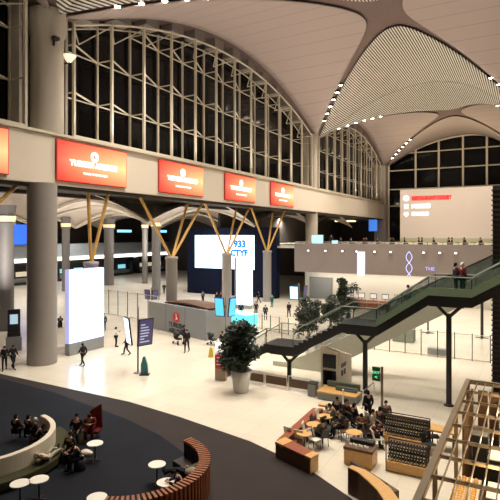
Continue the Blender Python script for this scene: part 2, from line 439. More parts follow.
# LED wall at the back of the lower hall
led = thing('video_wall', 'huge black wall carrying a bright white screen behind the golden struts', 'screen', (-41.4, 67.3, 0))
MB().box(-8.2, 8.2, 0, 1.2, 0, 10.7).build('wall_body', mat('navy_black', (.004, .007, .024), .7), led)
MB().box(-6.6, 4.5, -.08, 0, 4.2, 9.5).build('screen', emi('led_white', (.66, .88, 1.0), 1.9), led)
blue = emi('led_blue', (.0, .13, .65), .9)
text('lettering', '933', 1.45, led, (1.9, -.1, 8.1), RY, blue, .01, bold=.09)
text('lettering', 'CTYF', 1.3, led, (1.8, -.1, 6.7), RY, blue, .01, bold=.08)
t = MB()
for i in range(14): t.box(-6.0 + i * .17, -5.9 + i * .17, -.1, -.08, 4.6, 4.9 + .8 * random.random())
t.build('skyline_picture', mat('screen_picture', (.2, .35, .5), .4), led)

# near lightboxes
lb = thing('advertising_lightbox', 'tall blank white lightbox on the floor beside the great grey column', 'lightbox', (-32.1, 29.45, 0))
MB().box(-.28, .22, -1.85, 1.85, 0, .95).build('base', M['greyb'], lb, .02)
MB().box(-.28, .18, -1.85, 1.85, .95, 6.85).build('casing', emi('lavender_edge', (.42, .42, .75), .8), lb)
MB().box(.18, .24, -1.8, 1.8, 1.0, 6.8).build('screen', M['glow_white'], lb)
lb = thing('advertising_lightbox', 'slim white lightbox tower standing in front of the video wall', 'lightbox', (-32.6, 56.6, 0))
MB().box(-1.2, 1.1, -.35, .35, 0, .5).build('base', M['greyb'], lb)
MB().box(-1.2, -.95, -.35, .35, .5, 6.6).build('side_panel', M['greyb'], lb)
MB().box(-.95, 1.1, -.35, .35, .5, 6.7).build('screen', M['glow_white'], lb)

# the five lit red banners
bird = M['tabletop']
wlet = emi('white_letter_glow', (1, .93, .88), 1.6)
SL = ['red lit banner cut off by the left edge of the picture', 'largest fully seen red lit banner, above the great round column',
      'red lit banner between the largest one and the middle of the band', 'red lit banner second from the far end of the band', 'smallest and farthest red lit banner on the pale band']
for k, (y0, y1) in enumerate(((14.6, 22.2), (26.4, 33.9), (38.6, 46.1), (50.8, 58.2), (62.9, 70.5))):
    s = thing('lit_banner', SL[k], 'sign', (-31.98, (y0 + y1) / 2, 15.45), 0, 'red lit banners on the facade band')
    h = (y1 - y0) / 2
    MB().box(0, .16, -h - .08, h + .08, -1.62, 1.62).build('frame', mat('red_frame', (.45, .05, .03), .5), s)
    MB().box(.16, .2, -h, h, -1.54, 1.54).build('print', sign_mat('Y', 0, 1, (.85, .08, .06), (1, .44, .20), 1.2, 'banner_print_%d' % k), s)
    e = MB().lathe([(.42, 0), (.42, .02)], n=24); e2 = e.build('emblem', wlet, s); e2.rotation_euler = (0, pi / 2, 0); e2.location = (.2, 0, .66)
    q = MB().prism([(-.26, -.06), (-.05, .05), (.3, .22), (.1, -.02), (.2, -.25), (-.02, -.1)], .0, .01).build('emblem_bird', mat('red_emblem', (.75, .12, .06), .5), e2)
    q.location = (0, 0, .022)
    text('lettering', 'TURKISH AIRLINES', .62, s, (.21, 0, -.08), RX, wlet, .01, bold=.03)
    text('lettering', 'WIDEN YOUR WORLD', .26, s, (.21, .1, -.82), RX, wlet, .01)

l = thing('wall_lamp', 'white cone lamp with dark arm on the tall pillar at upper left', 'lamp', (-31.9, 27.6, 23.6))
MB().lathe([(.12, -.3), (.55, .25), (.5, .25)], n=16).build('shade', emi('cone_glow', (1, .85, .6), .9), l); MB().box(-1.1, .1, -.05, .05, -.35, -.25).build('arm', M['dark'], l)
l = thing('security_camera', 'small black camera on the tall pillar at upper left', 'camera', (-31.65, 26.0, 24.6))
MB().box(-.1, .3, -.25, .25, -.12, .12).build('housing', M['black'], l); MB().box(-.15, .0, -.05, .05, -.5, -.1).build('bracket', M['dark'], l)
for k, (x, w_, h_, lab) in enumerate(((-27.3, .95, 1.7, 'pale blue glowing panel at the left end of the mezzanine edge'), (-24.6, .5, .9, 'small pale blue glowing panel right of the bigger one on the mezzanine edge'))):
    s = thing('mezzanine_display', lab, 'display', (x, 69.0, 7.9))
    MB().box(-w_, w_, 0, .2, .1, h_).build('case', M['greyb'], s, .05); MB().box(-w_ + .08, w_ - .08, -.03, 0, .2, h_ - .08).build('screen', emi('pale_cyan', (.35, .75, .9), 1.1), s); MB().box(-.3, .3, -.2, .4, 0, .1).build('base', M['dark'], s)
# billboard on the mezzanine
bb = thing('billboard', 'big pale beige billboard with three restaurant names above the mezzanine', 'billboard', (-15.7, 112, 7.9))
MB().box(-9.2, 9.2, 0, .7, .7, 11.5).build('board', mat('beige_board', (.60, .50, .42), .6, var=.03, emit=(.60, .50, .42), es=.30), bb)
MB().box(-9.2, 9.2, -.05, .0, 0, .9).build('skirt_strip', mat('yellow_skirt', (.55, .55, .38), .6), bb)  # plain yellowish strip along the foot of the board
for x in (-8, 0, 8): MB().box(x - .2, x + .2, .1, .5, 0, 1.3).build('post', M['dark'], bb)
redl = emi('red_letters', (1, .02, .02), 1.0); whl = emi('white_letters', (1, .97, .93), 1.1)
text('lettering', 'RESTAURANT COURT', 1.02, bb, (-6.7, -.06, 9.5), RY, redl, .03, 'LEFT', .05, .8)
text('lettering', 'POPEYES', 1.15, bb, (-6.7, -.06, 7.75), RY, whl, .03, 'LEFT', .06, .85)
text('lettering', 'SBARRO', 1.05, bb, (-6.7, -.06, 6.1), RY, whl, .03, 'LEFT', .05, .9)
e = MB().lathe([(.62, 0), (.62, .05)], n=20).build('round_mark', whl, bb); e.rotation_euler = (pi / 2, 0, 0); e.location = (-7.9, 0, 9.6)
e = MB().box(-.45, .45, -.05, .0, -.5, .5).build('square_mark', whl, bb, .1); e.location = (-7.9, 0, 7.8)
e = MB().prism_y([(0, -.6), (.6, 0), (.35, .45), (-.35, .45), (-.6, 0)], -.05, 0).build('diamond_mark', whl, bb); e.location = (-7.9, 0, 6.1)
redband = MB().box(-6.8, .9, -.03, 0, 9.0, 10.05).build('lettering_panel', mat('red_glow_board', (.8, .25, .2), .6, emit=(.9, .25, .2), es=.12), bb)

# storefronts on the mezzanine behind the pillar row
o = MB().box(-44, -43.6, 68, 126, 7.9, 13.1).box(-43.6, -33, 126, 126.4, 7.9, 13.1).build('wall_shops_upper', M['soffit']); struct(o)
o = MB().box(-44, -35.4, 68, 126, 13.2, 13.4).build('ceiling_shops_upper', M['soffit']); struct(o)
o = MB().box(-49, -36, 67.7, 126, 7.6, 7.9).build('floor_shops_upper', M['floor']); struct(o)
l = MB().box(-38.5, -34.6, 108, 111, 12.5, 12.7).build('strip_light', emi('warm_strip', (1, .82, .45), 3.2)); tag(l, 'long warm light strip under the shop ceiling of the mezzanine', 'light')
b = thing('hanging_sign', 'small blue hanging sign on the mezzanine beneath the facade corner', 'sign', (-33.4, 121, 12.8))
MB().box(-1.0, 1.0, -.1, .1, -2.4, .4).build('board', emi('blue_sign', (.06, .22, .75), .9), b)
MB().box(-.05, .05, -.05, .05, .4, 1.2).build('hanger', M['dark'], b)
# louvred tower at the right
o = MB().box(-1.95, 1.2, 33.2, 37.5, 0, 12.6).build('wall_tower', mat('tower_dark', (.02, .014, .012), .6)); struct(o)
t = MB()
for i in range(41): t.box(-2.02, 1.3, 33.12, 37.6, .3 + i * .3, .36 + i * .3)
o2 = t.build('louvres', mat('louvre_brown', (.035, .022, .018), .5), o)

#@@PART3
# ------------------------------------------------------------------ stair flights and escalator
def ribbon(prof, th, y0, y1):                      # slab that follows a line in x,z
    return prof + [(x, z - th) for x, z in prof[::-1]]
PF = [(-18.9, .02), (-15.0, 2.5), (-13.1, 2.5), (-9.9, 4.3), (-7.8, 4.3), (-4.9, 6.3), (-2.7, 6.3), (.1, 8.0), (1.6, 8.0)]
st = thing('staircase', 'dark staircase with landings and green glass sides climbing to the right', 'staircase', (0, 0, 0))
YA, YB = 29.0, 31.3
mb = MB()
for (xa, za), (xb, zb) in zip(PF, PF[1:]):
    mb.prism_y([(xa, za), (xb, zb), (xb, max(.01, zb - .55)), (xa, max(.005, za - .55))], YA + .02, YB - .02)
mb.build('flight', M['black'], st)
for (xa, za), (xb, zb) in zip(PF, PF[1:]):
    sp = MB()
    if abs(zb - za) < .01: continue
    n = int((zb - za) / .17)
    for i in range(n):
        x = xa + (xb - xa) * i / n; z = za + (zb - za) * i / n
        sp.box(x, x + (xb - xa) / n, YA + .1, YB - .1, z, z + (zb - za) / n - .02)
    sp.build('steps', mat('step_grey', (.03, .035, .032), .6), st)
for y in (YA, YB):
    h = MB()
    for (xa, za), (xb, zb) in zip(PF, PF[1:]):
        g = MB(); g.prism_y([(xa, za + .02), (xb, zb + .02), (xb, zb + 1.0), (xa, za + 1.0)], y - .012, y + .012)
        h.tube((xa, y, za + 1.05), (xb, y, zb + 1.05), .035, n=6)
        n = max(1, int(abs(xb - xa) / 1.2))
        for i in range(n): x = xa + (xb - xa) * i / n; z = za + (zb - za) * i / n; MB().box(x - .02, x + .02, y - .02, y + .02, z, z + 1.02).build('baluster', M['dark'], st)
        g.build('glass_side', M['gglass'] if xa > -10 else M['cglass'], st)
    h.build('handrail', mat('dull_rail', (.20, .22, .19), .4), st)
# pale apron on the near side of the upper landing
MB().prism_y([(-7.8, 4.32), (-4.9, 6.32), (-2.7, 6.32), (.1, 8.02), (1.6, 8.02), (1.6, 8.45), (.0, 8.45), (-2.75, 6.75), (-4.95, 6.75), (-7.8, 4.72)], YA - .10, YA - .03).build('apron', mat('green_apron', (.18, .26, .17), .5), st)
for X, z in ((-13.9, 1.95), (-8.8, 3.75), (-4.0, 5.75)):
    p = MB().tube((X, 30.15, .04), (X, 30.15, z - .55), .15, n=12)
    for dx in (-.75, .75): p.tube((X, 30.15, z - .75), (X + dx, 30.15, z), .1, n=8)
    p.box(X - .9, X + .9, YA + .1, YB - .1, z - .06, z + .04)
    p.lathe([(.28, 0), (.28, .05), (.16, .1)], X, 30.15, n=12)
    p.build('support_post', M['dark'], st)
es = thing('escalator', 'long escalator with pale underside rising behind the dark staircase', 'escalator', (0, 0, 0))
def ze(x): return 4.75 + .56 * (x + 4.66)
mb = MB().prism_y([(-16.2, .0), (-12.8, .0), (-1.3, ze(-1.3)), (.8, ze(-1.3)), (.8, ze(-1.3) + 1.1), (-1.6, ze(-1.3) + 1.1), (-13.9, 1.1), (-15.6, .35), (-16.6, .3), (-16.6, 0)], 33.1, 35.0)
mb.build('truss', mat('escalator_side', (.50, .50, .40), .5, var=.04), es)
sp = MB()
for i in range(64):
    x = -14.2 + i * .2; z = ze(x) + 1.12
    if x < -1.7: sp.box(x, x + .2, 33.35, 34.75, z, z + .1)
sp.build('steps', M['grey'], es)
for y in (33.2, 34.9):
    MB().prism_y([(-14.0, 1.0), (-1.6, ze(-1.3) + 1.1), (-1.6, ze(-1.3) + 2.0), (-14.0, 1.95)], y - .015, y + .015).build('glass_side', M['gglass'], es)
    MB().bar((-14.1, y, 1.98), (-1.5, y, ze(-1.3) + 2.04), .09, .06).build('handrail', M['black'], es)

# posts standing free under the upper floor
for k, (px, py, h, lab) in enumerate(((482, 338, 6.3, 'tall black post standing behind the far glass fence at the right'), (428, 333, 1.9, 'short dark stand on a cross foot behind the far glass fence'))):
    x, y = at(px, py); p = thing('steel_post', lab, 'post', (x, y, 0))
    MB().tube((0, 0, .05), (0, 0, h), .13 if k == 0 else .08, n=10).build('shaft', M['dark'], p)
    MB().box(-.55, .55, -.07, .07, 0, .06).box(-.07, .07, -.55, .55, 0, .06).build('cross_foot', M['dark'], p)

def glass_fence(name, label, x0, y0, x1, y1, h, n, gl='glass', top=True):
    L = math.hypot(x1 - x0, y1 - y0); a = math.atan2(y1 - y0, x1 - x0)
    f = thing(name, label, 'barrier', (x0, y0, 0), a)
    for i in range(n):
        MB().box(L * i / n + .04, L * (i + 1) / n - .04, -.01, .01, .12, h - .04).build('glass_panel', M[gl], f)
    for i in range(n + 1):
        MB().box(L * i / n - .03, L * i / n + .03, -.03, .03, 0, h + .1).build('post', M['dark'], f)
    MB().box(0, L, -.03, .03, .05, .12).box(0, L, -.025, .025, h - .03, h + .02).build('rail', M['steel'], f)
    return f
glass_fence('glass_fence', 'tall clear glass fence crossing the cream floor behind the posts at right', -12.6, 41.6, -2.6, 41.6, 2.0, 8)
glass_fence('glass_fence', 'clear glass fence left of the grey airline booth', -50, 45.5, -35.2, 42.6, 2.9, 8)
glass_fence('glass_fence', 'long low glass fence with posts in the hall between plant and video wall', -25, 45.5, -20.2, 43.6, 1.5, 4)
glass_fence('glass_balustrade', 'clear glass balustrade along the edge of the mezzanine', -30.1, 67.4, 8, 67.4, 8.6, 20).location.z = 0
for o in [o for o in COL.objects if o.name.startswith('glass_balustrade')]:
    for ch in list(o.children):
        bpy.data.objects.remove(ch)
    o.location = (-30.1, 67.4, 7.5)
    for i in range(20): MB().box(1.9 * i + .03, 1.9 * i + 1.87, -.01, .01, .02, 1.05).build('glass_panel', M['glass'], o)
    MB().box(0, 38, -.03, .03, 1.05, 1.1).build('handrail', M['steel'], o)

# low railings with brown infill
for i, lab in enumerate(('leftmost low white railing with dark infill beneath the staircase', 'middle low white railing with dark infill beneath the staircase', 'right low white railing with dark infill next to the grey bin')):
    r = thing('queue_railing', lab, 'railing', (-16.4 + i * 1.62, 28.4, 0), 0, 'low railings beneath the staircase')
    MB().box(.05, 1.5, -.015, .015, .18, .68).build('infill_panel', M['woodd'], r)
    t = MB()
    for a, b in (((.03, 0, .03), (.03, 0, .85)), ((1.52, 0, .03), (1.52, 0, .85)), ((.03, 0, .85), (1.52, 0, .85)), ((.03, 0, .16), (1.52, 0, .16))): t.tube(a, b, .028, n=6)
    t.build('frame', M['white'], r)
    MB().box(-.02, .08, -.25, .25, 0, .03).box(1.47, 1.57, -.25, .25, 0, .03).build('foot', M['white'], r)
b = thing('litter_bin', 'dark grey box bin at the end of the low railings', 'bin', (-11.35, 28.0, 0))
MB().box(-.25, .25, -.25, .25, 0, .75).build('body', M['grey'], b, .02); MB().box(-.27, .27, -.27, .27, .75, .82).build('lid', M['dark'], b, .01)

# small white booth with black windows
b = thing('booth', 'small cream booth with black windows tucked under the staircase', 'booth', (-11.4, 29.4, 0))
MB().add([(0, 0, 0), (1.15, 0, 0), (1.15, 2.6, 0), (0, 2.6, 0), (0, 0, 2.75), (1.15, 0, 2.45), (1.15, 2.6, 1.75), (0, 2.6, 2.0)], [(3, 2, 1, 0), (4, 5, 6, 7), (0, 1, 5, 4), (1, 2, 6, 5), (2, 3, 7, 6), (3, 0, 4, 7)]).build('shell', M['cream'], b)
for z0, z1 in ((.35, 1.25), (1.4, 2.25)): MB().box(.15, 1.0, -.03, 0, z0, z1).build('window', M['night'], b)
MB().box(1.15, 1.18, .5, 1.4, 1.35, 1.6).build('sign_plate', M['dark'], b); MB().box(1.15, 1.18, .55, .85, .85, 1.2).build('notice', M['dark'], b); MB().box(1.15, 1.18, 1.05, 1.3, .85, 1.2).build('notice', M['dark'], b)
b = thing('planter_bench', 'low bench with light wooden top in front of the cream booth', 'bench', (-10.9, 27.55, 0))
MB().box(0, 2.3, 0, 1.3, .02, .42).build('base', M['grey'], b); MB().box(-.03, 2.33, -.03, 1.33, .42, .5).build('seat', M['woodl'], b, .01)
MB().box(.2, 2.2, 1.1, 1.3, .5, .85).box(.9, 2.2, .6, .75, .5, .75).build('cushion', mat('green_grey_cushion', (.14, .17, .14), .9), b, .03)
for k, (px, py, lab) in enumerate(((343, 407, 'left slim belt post in front of the light wooden bench'), (363, 408, 'middle slim belt post in front of the light wooden bench'), (374, 398, 'belt post beside the black support post'))):
    x, y = at(px, py); p = thing('belt_post', lab, 'post', (x, y, 0), 0, 'belt posts before the wooden bench')
    MB().lathe([(.17, 0), (.17, .03), (.03, .05), (.03, .95), (.045, .96), (.045, 1.0)], n=12).build('shaft', M['white'], p)
    if k:
        dx, dy = last[0] - x, last[1] - y
        MB().bar((0, 0, .93), (dx, dy, .93), .01, .07).build('belt', mat('blue_belt', (.15, .22, .27), .7), p)
    last = (x, y)
# green exit sign pole
x, y = at(382, 414)
p = thing('exit_sign_post', 'slim brown pole carrying a small green exit sign', 'sign', (x, y, 0))
MB().tube((0, 0, 0), (0, 0, 2.55), .07, n=10).build('pole', mat('bronze', (.16, .11, .06), .4), p)
MB().box(-.52, -.1, -.05, .05, 1.75, 2.5).build('sign_box', mat('dark_green', (.01, .10, .04), .5), p)
text('lettering', 'EXIT', .2, p, (-.31, -.06, 2.2), RY, emi('green_letters', (.15, .9, .4), 1.2), .005)
text('pictogram', '<', .3, p, (-.31, -.06, 1.95), RY, emi('green_letters', (.15, .9, .4), 1.2), .005)

# grey airline booth
ang = math.atan2(37.7 - 40.2, -25.7 + 34.6)
tb = thing('airline_booth', 'grey exhibition booth with red round emblem in front of the tree columns', 'booth', (-34.5, 40.1, 0), ang)
MB().box(2.3, 9.2, 0, 3.2, 0, 2.75).box(0, 2.3, 0, 1.4, 0, 2.75).build('wall_box', M['greyb'], tb, .02)
MB().box(3.0, 3.03, -.012, 0, .02, 2.73).box(6.1, 6.13, -.012, 0, .02, 2.73).build('panel_joint', M['dark'], tb)
vs = []; n = 16
rf = MB()
for i in range(n):
    a, c = i / n, (i + 1) / n; za = 2.88 + .2 * sin(pi * a) ; zb = 2.88 + .2 * sin(pi * c)
    rf.add([(2.4 + 6.8 * a, .3, za), (2.4 + 6.8 * c, .3, zb), (2.4 + 6.8 * c, 2.6, zb), (2.4 + 6.8 * a, 2.6, za), (2.4 + 6.8 * a, .3, za - .12), (2.4 + 6.8 * c, .3, zb - .12), (2.4 + 6.8 * c, 2.6, zb - .12), (2.4 + 6.8 * a, 2.6, za - .12)], [(0, 1, 2, 3), (7, 6, 5, 4), (0, 4, 5, 1), (2, 6, 7, 3)])
rf.build('roof_arch', M['woodd'], tb)
e = MB().lathe([(.5, 0), (.5, .03)], n=28).build('emblem', mat('emblem_red', (.65, .02, .02), .4), tb); e.rotation_euler = (pi / 2, 0, 0); e.location = (4.75, -.01, 1.62)
q = MB().prism([(-.12, -.3), (.0, -.1), (-.05, .38), (.06, .34), (.12, .05), (.3, -.2), (.1, -.16)], 0, .01).build('emblem_bird', M['tabletop'], e); q.location = (0, 0, .035)
text('lettering', 'TURKISH', .62, tb, (4.8, -.02, .82), RY, M['black'], .01, bold=.015)
text('lettering', 'AIRLINES', .62, tb, (4.8, -.02, .26), RY, M['black'], .01, bold=.015)

# information signs on poles
def info_sign(label, x, y, rz, zl, h, w, em, pole_x=0, ph=None):
    s = thing('information_display', label, 'display', (x, y, 0), rz, 'double-sided information displays on poles')
    MB().tube((0, 0, 0), (0, 0, ph or zl + h + .3), .06, n=10).lathe([(.3, 0), (.3, .03), (.08, .06)], n=16).build('pole', M['greyb'], s)
    for sg, a in ((-1, -.7 if em[2] else -.35), (1, 1.1 if em[2] else 1.05)):
        f = MB().box(-w / 2, w / 2, -.06, .06, 0, h).build('display_case', M['dark'], s, .01)
        f.location = (sg * w * .52, -.1, zl); f.rotation_euler = (radians(7), 0, a)
        g = MB().box(-w / 2 + .06, w / 2 - .06, -.07, -.06, .08, h - .08).build('screen', em[0 if sg < 0 else 1], f)
        if em[2]:
            q = MB()
            for i in range(7): q.box(-w / 2 + .15, w / 2 - .5 * random.random() - .25, -.075, -.07, .25 + i * (h - .5) / 7, .33 + i * (h - .5) / 7)
            q.build('screen_lines', mat('screen_lines', (.4, .45, .6), .5, emit=(.4, .45, .6), es=.6), f)
    return s
sky = emi('sky_screen', (.06, .35, .85), 1.5); wsc = emi('white_screen', (.8, .85, 1), 2.2); dsc = mat('dim_screen', (.04, .03, .07), .3, emit=(.05, .04, .10), es=1)
x, y = at(138, 373); info_sign('near tall display pole with one white and one dark screen', x, y, .15, 2.0, 1.9, 1.15, (wsc, dsc, 1), ph=4.6)
info_sign('display pole with two sky-blue screens behind the large potted tree', -24.2, 38.7, .4, 2.2, 1.75, .95, (sky, sky, 0))
x, y = at(299, 338); info_sign('display pole with one pale blue screen left of the dark shrubs', x, y, .5, 3.6, 1.3, .85, (emi('pale_blue_screen', (.4, .8, 1), 1.6), dsc, 0), ph=5.1)
x, y = at(152, 322); info_sign('distant dark display stand at the right part of the left glass fence', -40, 47, .3, 1.8, 1.2, .8, (dsc, dsc, 0))
# teal stand next to the near pole
x, y = at(141, 373.5)
s = thing('leaflet_stand', 'narrow teal floor stand at the foot of the near display pole', 'stand', (x + .42, y - .1, 0), .5)
MB().prism_y([(-.25, .06), (.25, .06), (.2, .7), (.02, 1.25), (-.1, 1.25), (-.25, .7)], -.12, .12).build('body', mat('teal', (.03, .17, .18), .4), s, .02)
MB().box(-.33, .33, -.25, .25, 0, .06).build('base', M['black'], s)
# totem
x, y = at(221, 380)
s = thing('info_totem', 'red and white information totem beside the large potted tree', 'totem', (x, y, 0), .3)
MB().box(-.36, .36, -.22, .22, 0, .8).build('base', mat('beige_base', (.33, .25, .18), .6), s, .01)
MB().box(-.36, .36, -.22, .22, .8, 1.72).build('red_panel', mat('totem_red', (.50, .01, .03), .4), s, .01)
MB().box(-.25, .25, -.2, .2, 1.72, 1.88).build('neck', mat('pale_blue_grey', (.5, .55, .6), .4), s)
MB().box(-.36, .36, -.22, .22, 1.88, 2.45).build('head_panel', emi('totem_head', (.95, .95, .92), .7), s, .03)
for z in (1.05, 1.28, 1.5): MB().box(-.24, .24 - .1 * (z > 1.2), -.235, -.22, z, z + .06).build('text_line', M['tabletop'], s)
MB().box(-.12, -.02, -.235, -.22, 2.1, 2.22).box(.1, .18, -.235, -.22, 2.12, 2.2).box(-.1, .0, -.235, -.22, 1.74, 1.86).build('pictogram', M['black'], s)
w = thing('caution_sign', 'small yellow folding caution sign on the cream floor', 'sign', (*at(211, 357), 0), .4)
MB().add([(-.2, -.18, 0), (.2, -.18, 0), (.12, 0, .75), (-.12, 0, .75), (-.2, .18, 0), (.2, .18, 0)], [(0, 1, 2, 3), (5, 4, 3, 2), (0, 3, 4), (1, 5, 2)]).build('board', mat('dull_yellow', (.5, .36, .03), .5), w)

# left check-in stand
x, y = at(14, 350)
s = thing('service_kiosk', 'dark kiosk with a small lit screen standing on a grey block at far left', 'kiosk', (x, y, 0), .9)
MB().box(-.6, .6, -.4, .4, 0, 1.15).build('plinth', M['grey'], s, .02)
MB().box(-.5, .5, -.2, .2, 1.15, 1.5).box(-.48, .48, -.16, .16, 1.5, 3.4).build('cabinet', M['black'], s, .02)
MB().box(-.3, .3, -.18, -.16, 2.2, 3.0).build('screen', emi('kiosk_screen', (.35, .5, .6), .9), s)
for k, (x, y, w_, z0, z1, c, lab) in enumerate(((-84.6, 61.6, 5, 4.2 + 3.4, 11.6, (.03, .13, .7), 'big blue display high on the far gallery at left'),
        (-84.6, 89.5, 5, 10.0, 10.8, (.3, .8, 1), 'thin pale blue sign on the far gallery, left one'), (-84.6, 103, 5, 10.0, 10.8, (.3, .8, 1), 'thin pale blue sign on the far gallery, right one'))):
    s = thing('gallery_display', lab, 'display', (x, y, z0))
    MB().box(-.2, .1, -w_ / 2, w_ / 2, 0, z1 - z0).build('case', M['dark'], s)
    MB().box(.1, .15, -w_ / 2 + .1, w_ / 2 - .1, .1, z1 - z0 - .1).build('screen', emi('gallery_blue_%d' % k, c, 1.3), s)
def shopfront(label, x, y0, y1, glow, scr=3):
    s = thing('shop_front', label, 'shop', (x, y0, 0)); L = y1 - y0
    MB().box(-2, 0, 0, L, 0, .5).box(-2, 0, 0, .3, .5, 4.2).box(-2, 0, L - .3, L, .5, 4.2).box(-2, 0, .3, L - .3, 3.6, 4.2).build('frame', M['dark'], s)
    MB().box(-2, -1.8, .3, L - .3, .5, 3.6).build('back_panel', mat('shop_back', (.06, .05, .05), .7), s)
    for i in range(scr):
        MB().box(-1.5, -1.4, .8 + i * L / scr, .8 + i * L / scr + L / scr * .55, 1.5, 2.4).build('screen', emi(glow[0], glow[1], glow[2]), s)
    MB().box(-1.7, -.6, .4, L - .4, .5, 1.2).build('counter', M['grey'], s)
shopfront('dark shop with pale cyan screens under the far gallery, at middle left', -84, 70, 92, ('cyan_scr', (.25, .7, .8), .9), 5)
shopfront('dark shop front under the far gallery, farther left', -84, 44, 66, ('cream_scr', (.9, .8, .6), .5), 4)
shopfront('dark shop front under the far gallery at the left edge', -84, 22, 40, ('cream_scr', (.9, .8, .6), .5), 4)
shopfront('dark shop front under the far gallery, farthest right', -84, 94, 105, ('cream_scr', (.9, .8, .6), .8), 3)
# counter beside the slim lightbox, cyan screen reflection put in as its glow
s = thing('reflection_counter', 'counter with cyan screen light put in as glow, on the floor before the video wall', 'counter', (-27.4, 47.3, 0), -.35)
MB().box(-1.6, 1.6, -.8, .8, 0, 1.0).build('body', emi('cyan_body', (.10, .75, .85), .9), s, .03)
MB().box(-1.7, 1.7, -.9, .9, 1.0, 1.08).build('top', emi('cyan_top', (.25, .85, .95), 1.1), s)
s = thing('window_pane_table', 'low grey metal box by the far glass fence', 'box', (*at(438, 356), 0))
MB().box(-.75, .75, -.3, .3, .0, .62).build('crate', M['greyb'], s); MB().box(-.6, -.04, -.32, -.3, .12, .55).box(.04, .6, -.32, -.3, .12, .55).build('mesh_panel', M['grey'], s)
s.name = 'metal_crate'
s = thing('service_kiosk', 'grey-green kiosk behind the far glass fence', 'kiosk', (*at(404, 341), 0), 0)
MB().box(-.9, .9, -.6, .6, 0, 1.55).build('body', mat('grey_green', (.20, .22, .17), .6), s, .02); MB().box(-.95, .95, -.65, .65, 1.55, 1.65).build('top', M['grey'], s)
# far ground floor things under the mezzanine
s = thing('steel_shutter', 'grey square roller shutter in the white wall below the taupe panel', 'door', (-27.4, 70.75, 0))
MB().box(-1.7, 1.7, -.08, 0, 0, 3.1).build('shutter', M['greyb'], s); MB().box(-1.8, -1.7, -.12, 0, 0, 3.2).box(1.7, 1.8, -.12, 0, 0, 3.2).box(-1.8, 1.8, -.12, 0, 3.1, 3.2).build('frame', M['grey'], s)
for k, (x, z) in enumerate(((-20.2, 5.9), (-13.8, 6.1))):
    s = thing('light_banner', ('narrow pale blue banner of light' if k == 0 else 'pale looped light drawing') + ' on the taupe mezzanine wall', 'banner', (x, 67.25, z))
    if k == 0: MB().box(-.55, .55, -.05, 0, -1.9, 1.4).build('panel', emi('pale_lilac', (.5, .55, .95), 1.0), s); MB().box(-.3, -.2, -.07, -.05, -1.8, 1.3).box(.0, .3, -.07, -.05, .2, 1.2).build('picture', emi('pale_white', (.8, .85, 1), 1.3), s)
    else:
        t = MB()
        for i in range(20):
            a, c = i / 20, (i + 1) / 20
            for sg in (-1, 1): t.tube((sg * .38 * sin(2.2 * pi * a), -.05, 1.3 - 3.2 * a), (sg * .38 * sin(2.2 * pi * c), -.05, 1.3 - 3.2 * c), .05, n=5)
        t.build('light_tube', emi('pale_lilac', (.5, .55, .95), 1.0), s)
s = thing('light_banner', 'small purple lit writing on the taupe wall near the staircase', 'sign', (-11.1, 67.25, 5.2))
text('lettering', 'THE', .65, s, (-.1, 0, 0), RY, emi('lilac_letters', (.42, .38, .9), 1.0), .02)
# counter with small pictures along the back wall
for k in range(7):
    x = -20.8 + k * 1.55
    s = thing('check_in_desk', 'brown service desk in a row under the taupe wall', 'desk', (x, 64.0, 0), 0, 'service desks under the taupe wall')
    MB().box(-.65, .65, -.4, .4, 0, 1.15).build('desk_body', M['wood'] if k < 4 else M['white'], s, .02)
    MB().box(-.45, .45, .3, .38, 1.3, 2.0).box(-.04, .04, .3, .38, 1.15, 1.3).build('monitor', M['dark'], s)
    MB().box(-.38, .38, .27, .3, 1.38, 1.92).build('screen', emi('desk_screen', (.5, .5, .5), .8), s)

# ------------------------------------------------------------------ plants
def foliage(rx, rz, n, z0, leaf=.12, rnd=random):
    mb = MB()
    blobs = [(Vector((rnd.uniform(-1, 1) * rx * .6, rnd.uniform(-1, 1) * rx * .6, z0 + rnd.uniform(.15, .85) * rz)), rnd.uniform(.3, .5) * rx) for _ in range(max(7, int(rz * 7)))]
    for i in range(n):
        c, r = rnd.choice(blobs)
        d = Vector((rnd.gauss(0, 1), rnd.gauss(0, 1), rnd.gauss(0, 1))).normalized() * r * rnd.uniform(.6, 1.05)
        p = c + d; a = Vector((rnd.gauss(0, 1), rnd.gauss(0, 1), rnd.gauss(0, .6))).normalized() * leaf * rnd.uniform(.7, 1.3); b = a.cross(d).normalized() * leaf * .45
        mb.add([p - a, p + b, p + a, p - b], [(0, 1, 2, 3)])
    return mb
def plant(label, x, y, h, rx, pot, n=900, leaf=.12, z=0, potm='white'):
    t = thing('potted_tree', label, 'plant', (x, y, z))
    ph, pr = pot
    MB().lathe([(pr * .68, 0), (pr, ph), (pr * .93, ph), (pr * .88, ph * .93), (1e-4, ph * .93)], n=24).build('pot', M[potm], t)
    tr = MB().tube((0, 0, ph * .9), (.03, 0, h * .55), .07, .05, n=8)
    for k in range(5): tr.tube((.02, 0, ph + (h - ph) * .15 * k), (rx * .5 * cos(k * 2.4), rx * .5 * sin(k * 2.4), ph + (h - ph) * (.3 + .13 * k)), .035, .015, n=6)
    tr.build('trunk', M['bark'], t)
    foliage(rx, (h - ph), n, ph * .95, leaf).build('foliage', M['leaf'], t)
    return t
x, y = at(241, 391); plant('large dark leafy tree in a big white pot on the cream floor', x, y, 4.5, 1.35, (1.3, .66), 6400, .13)
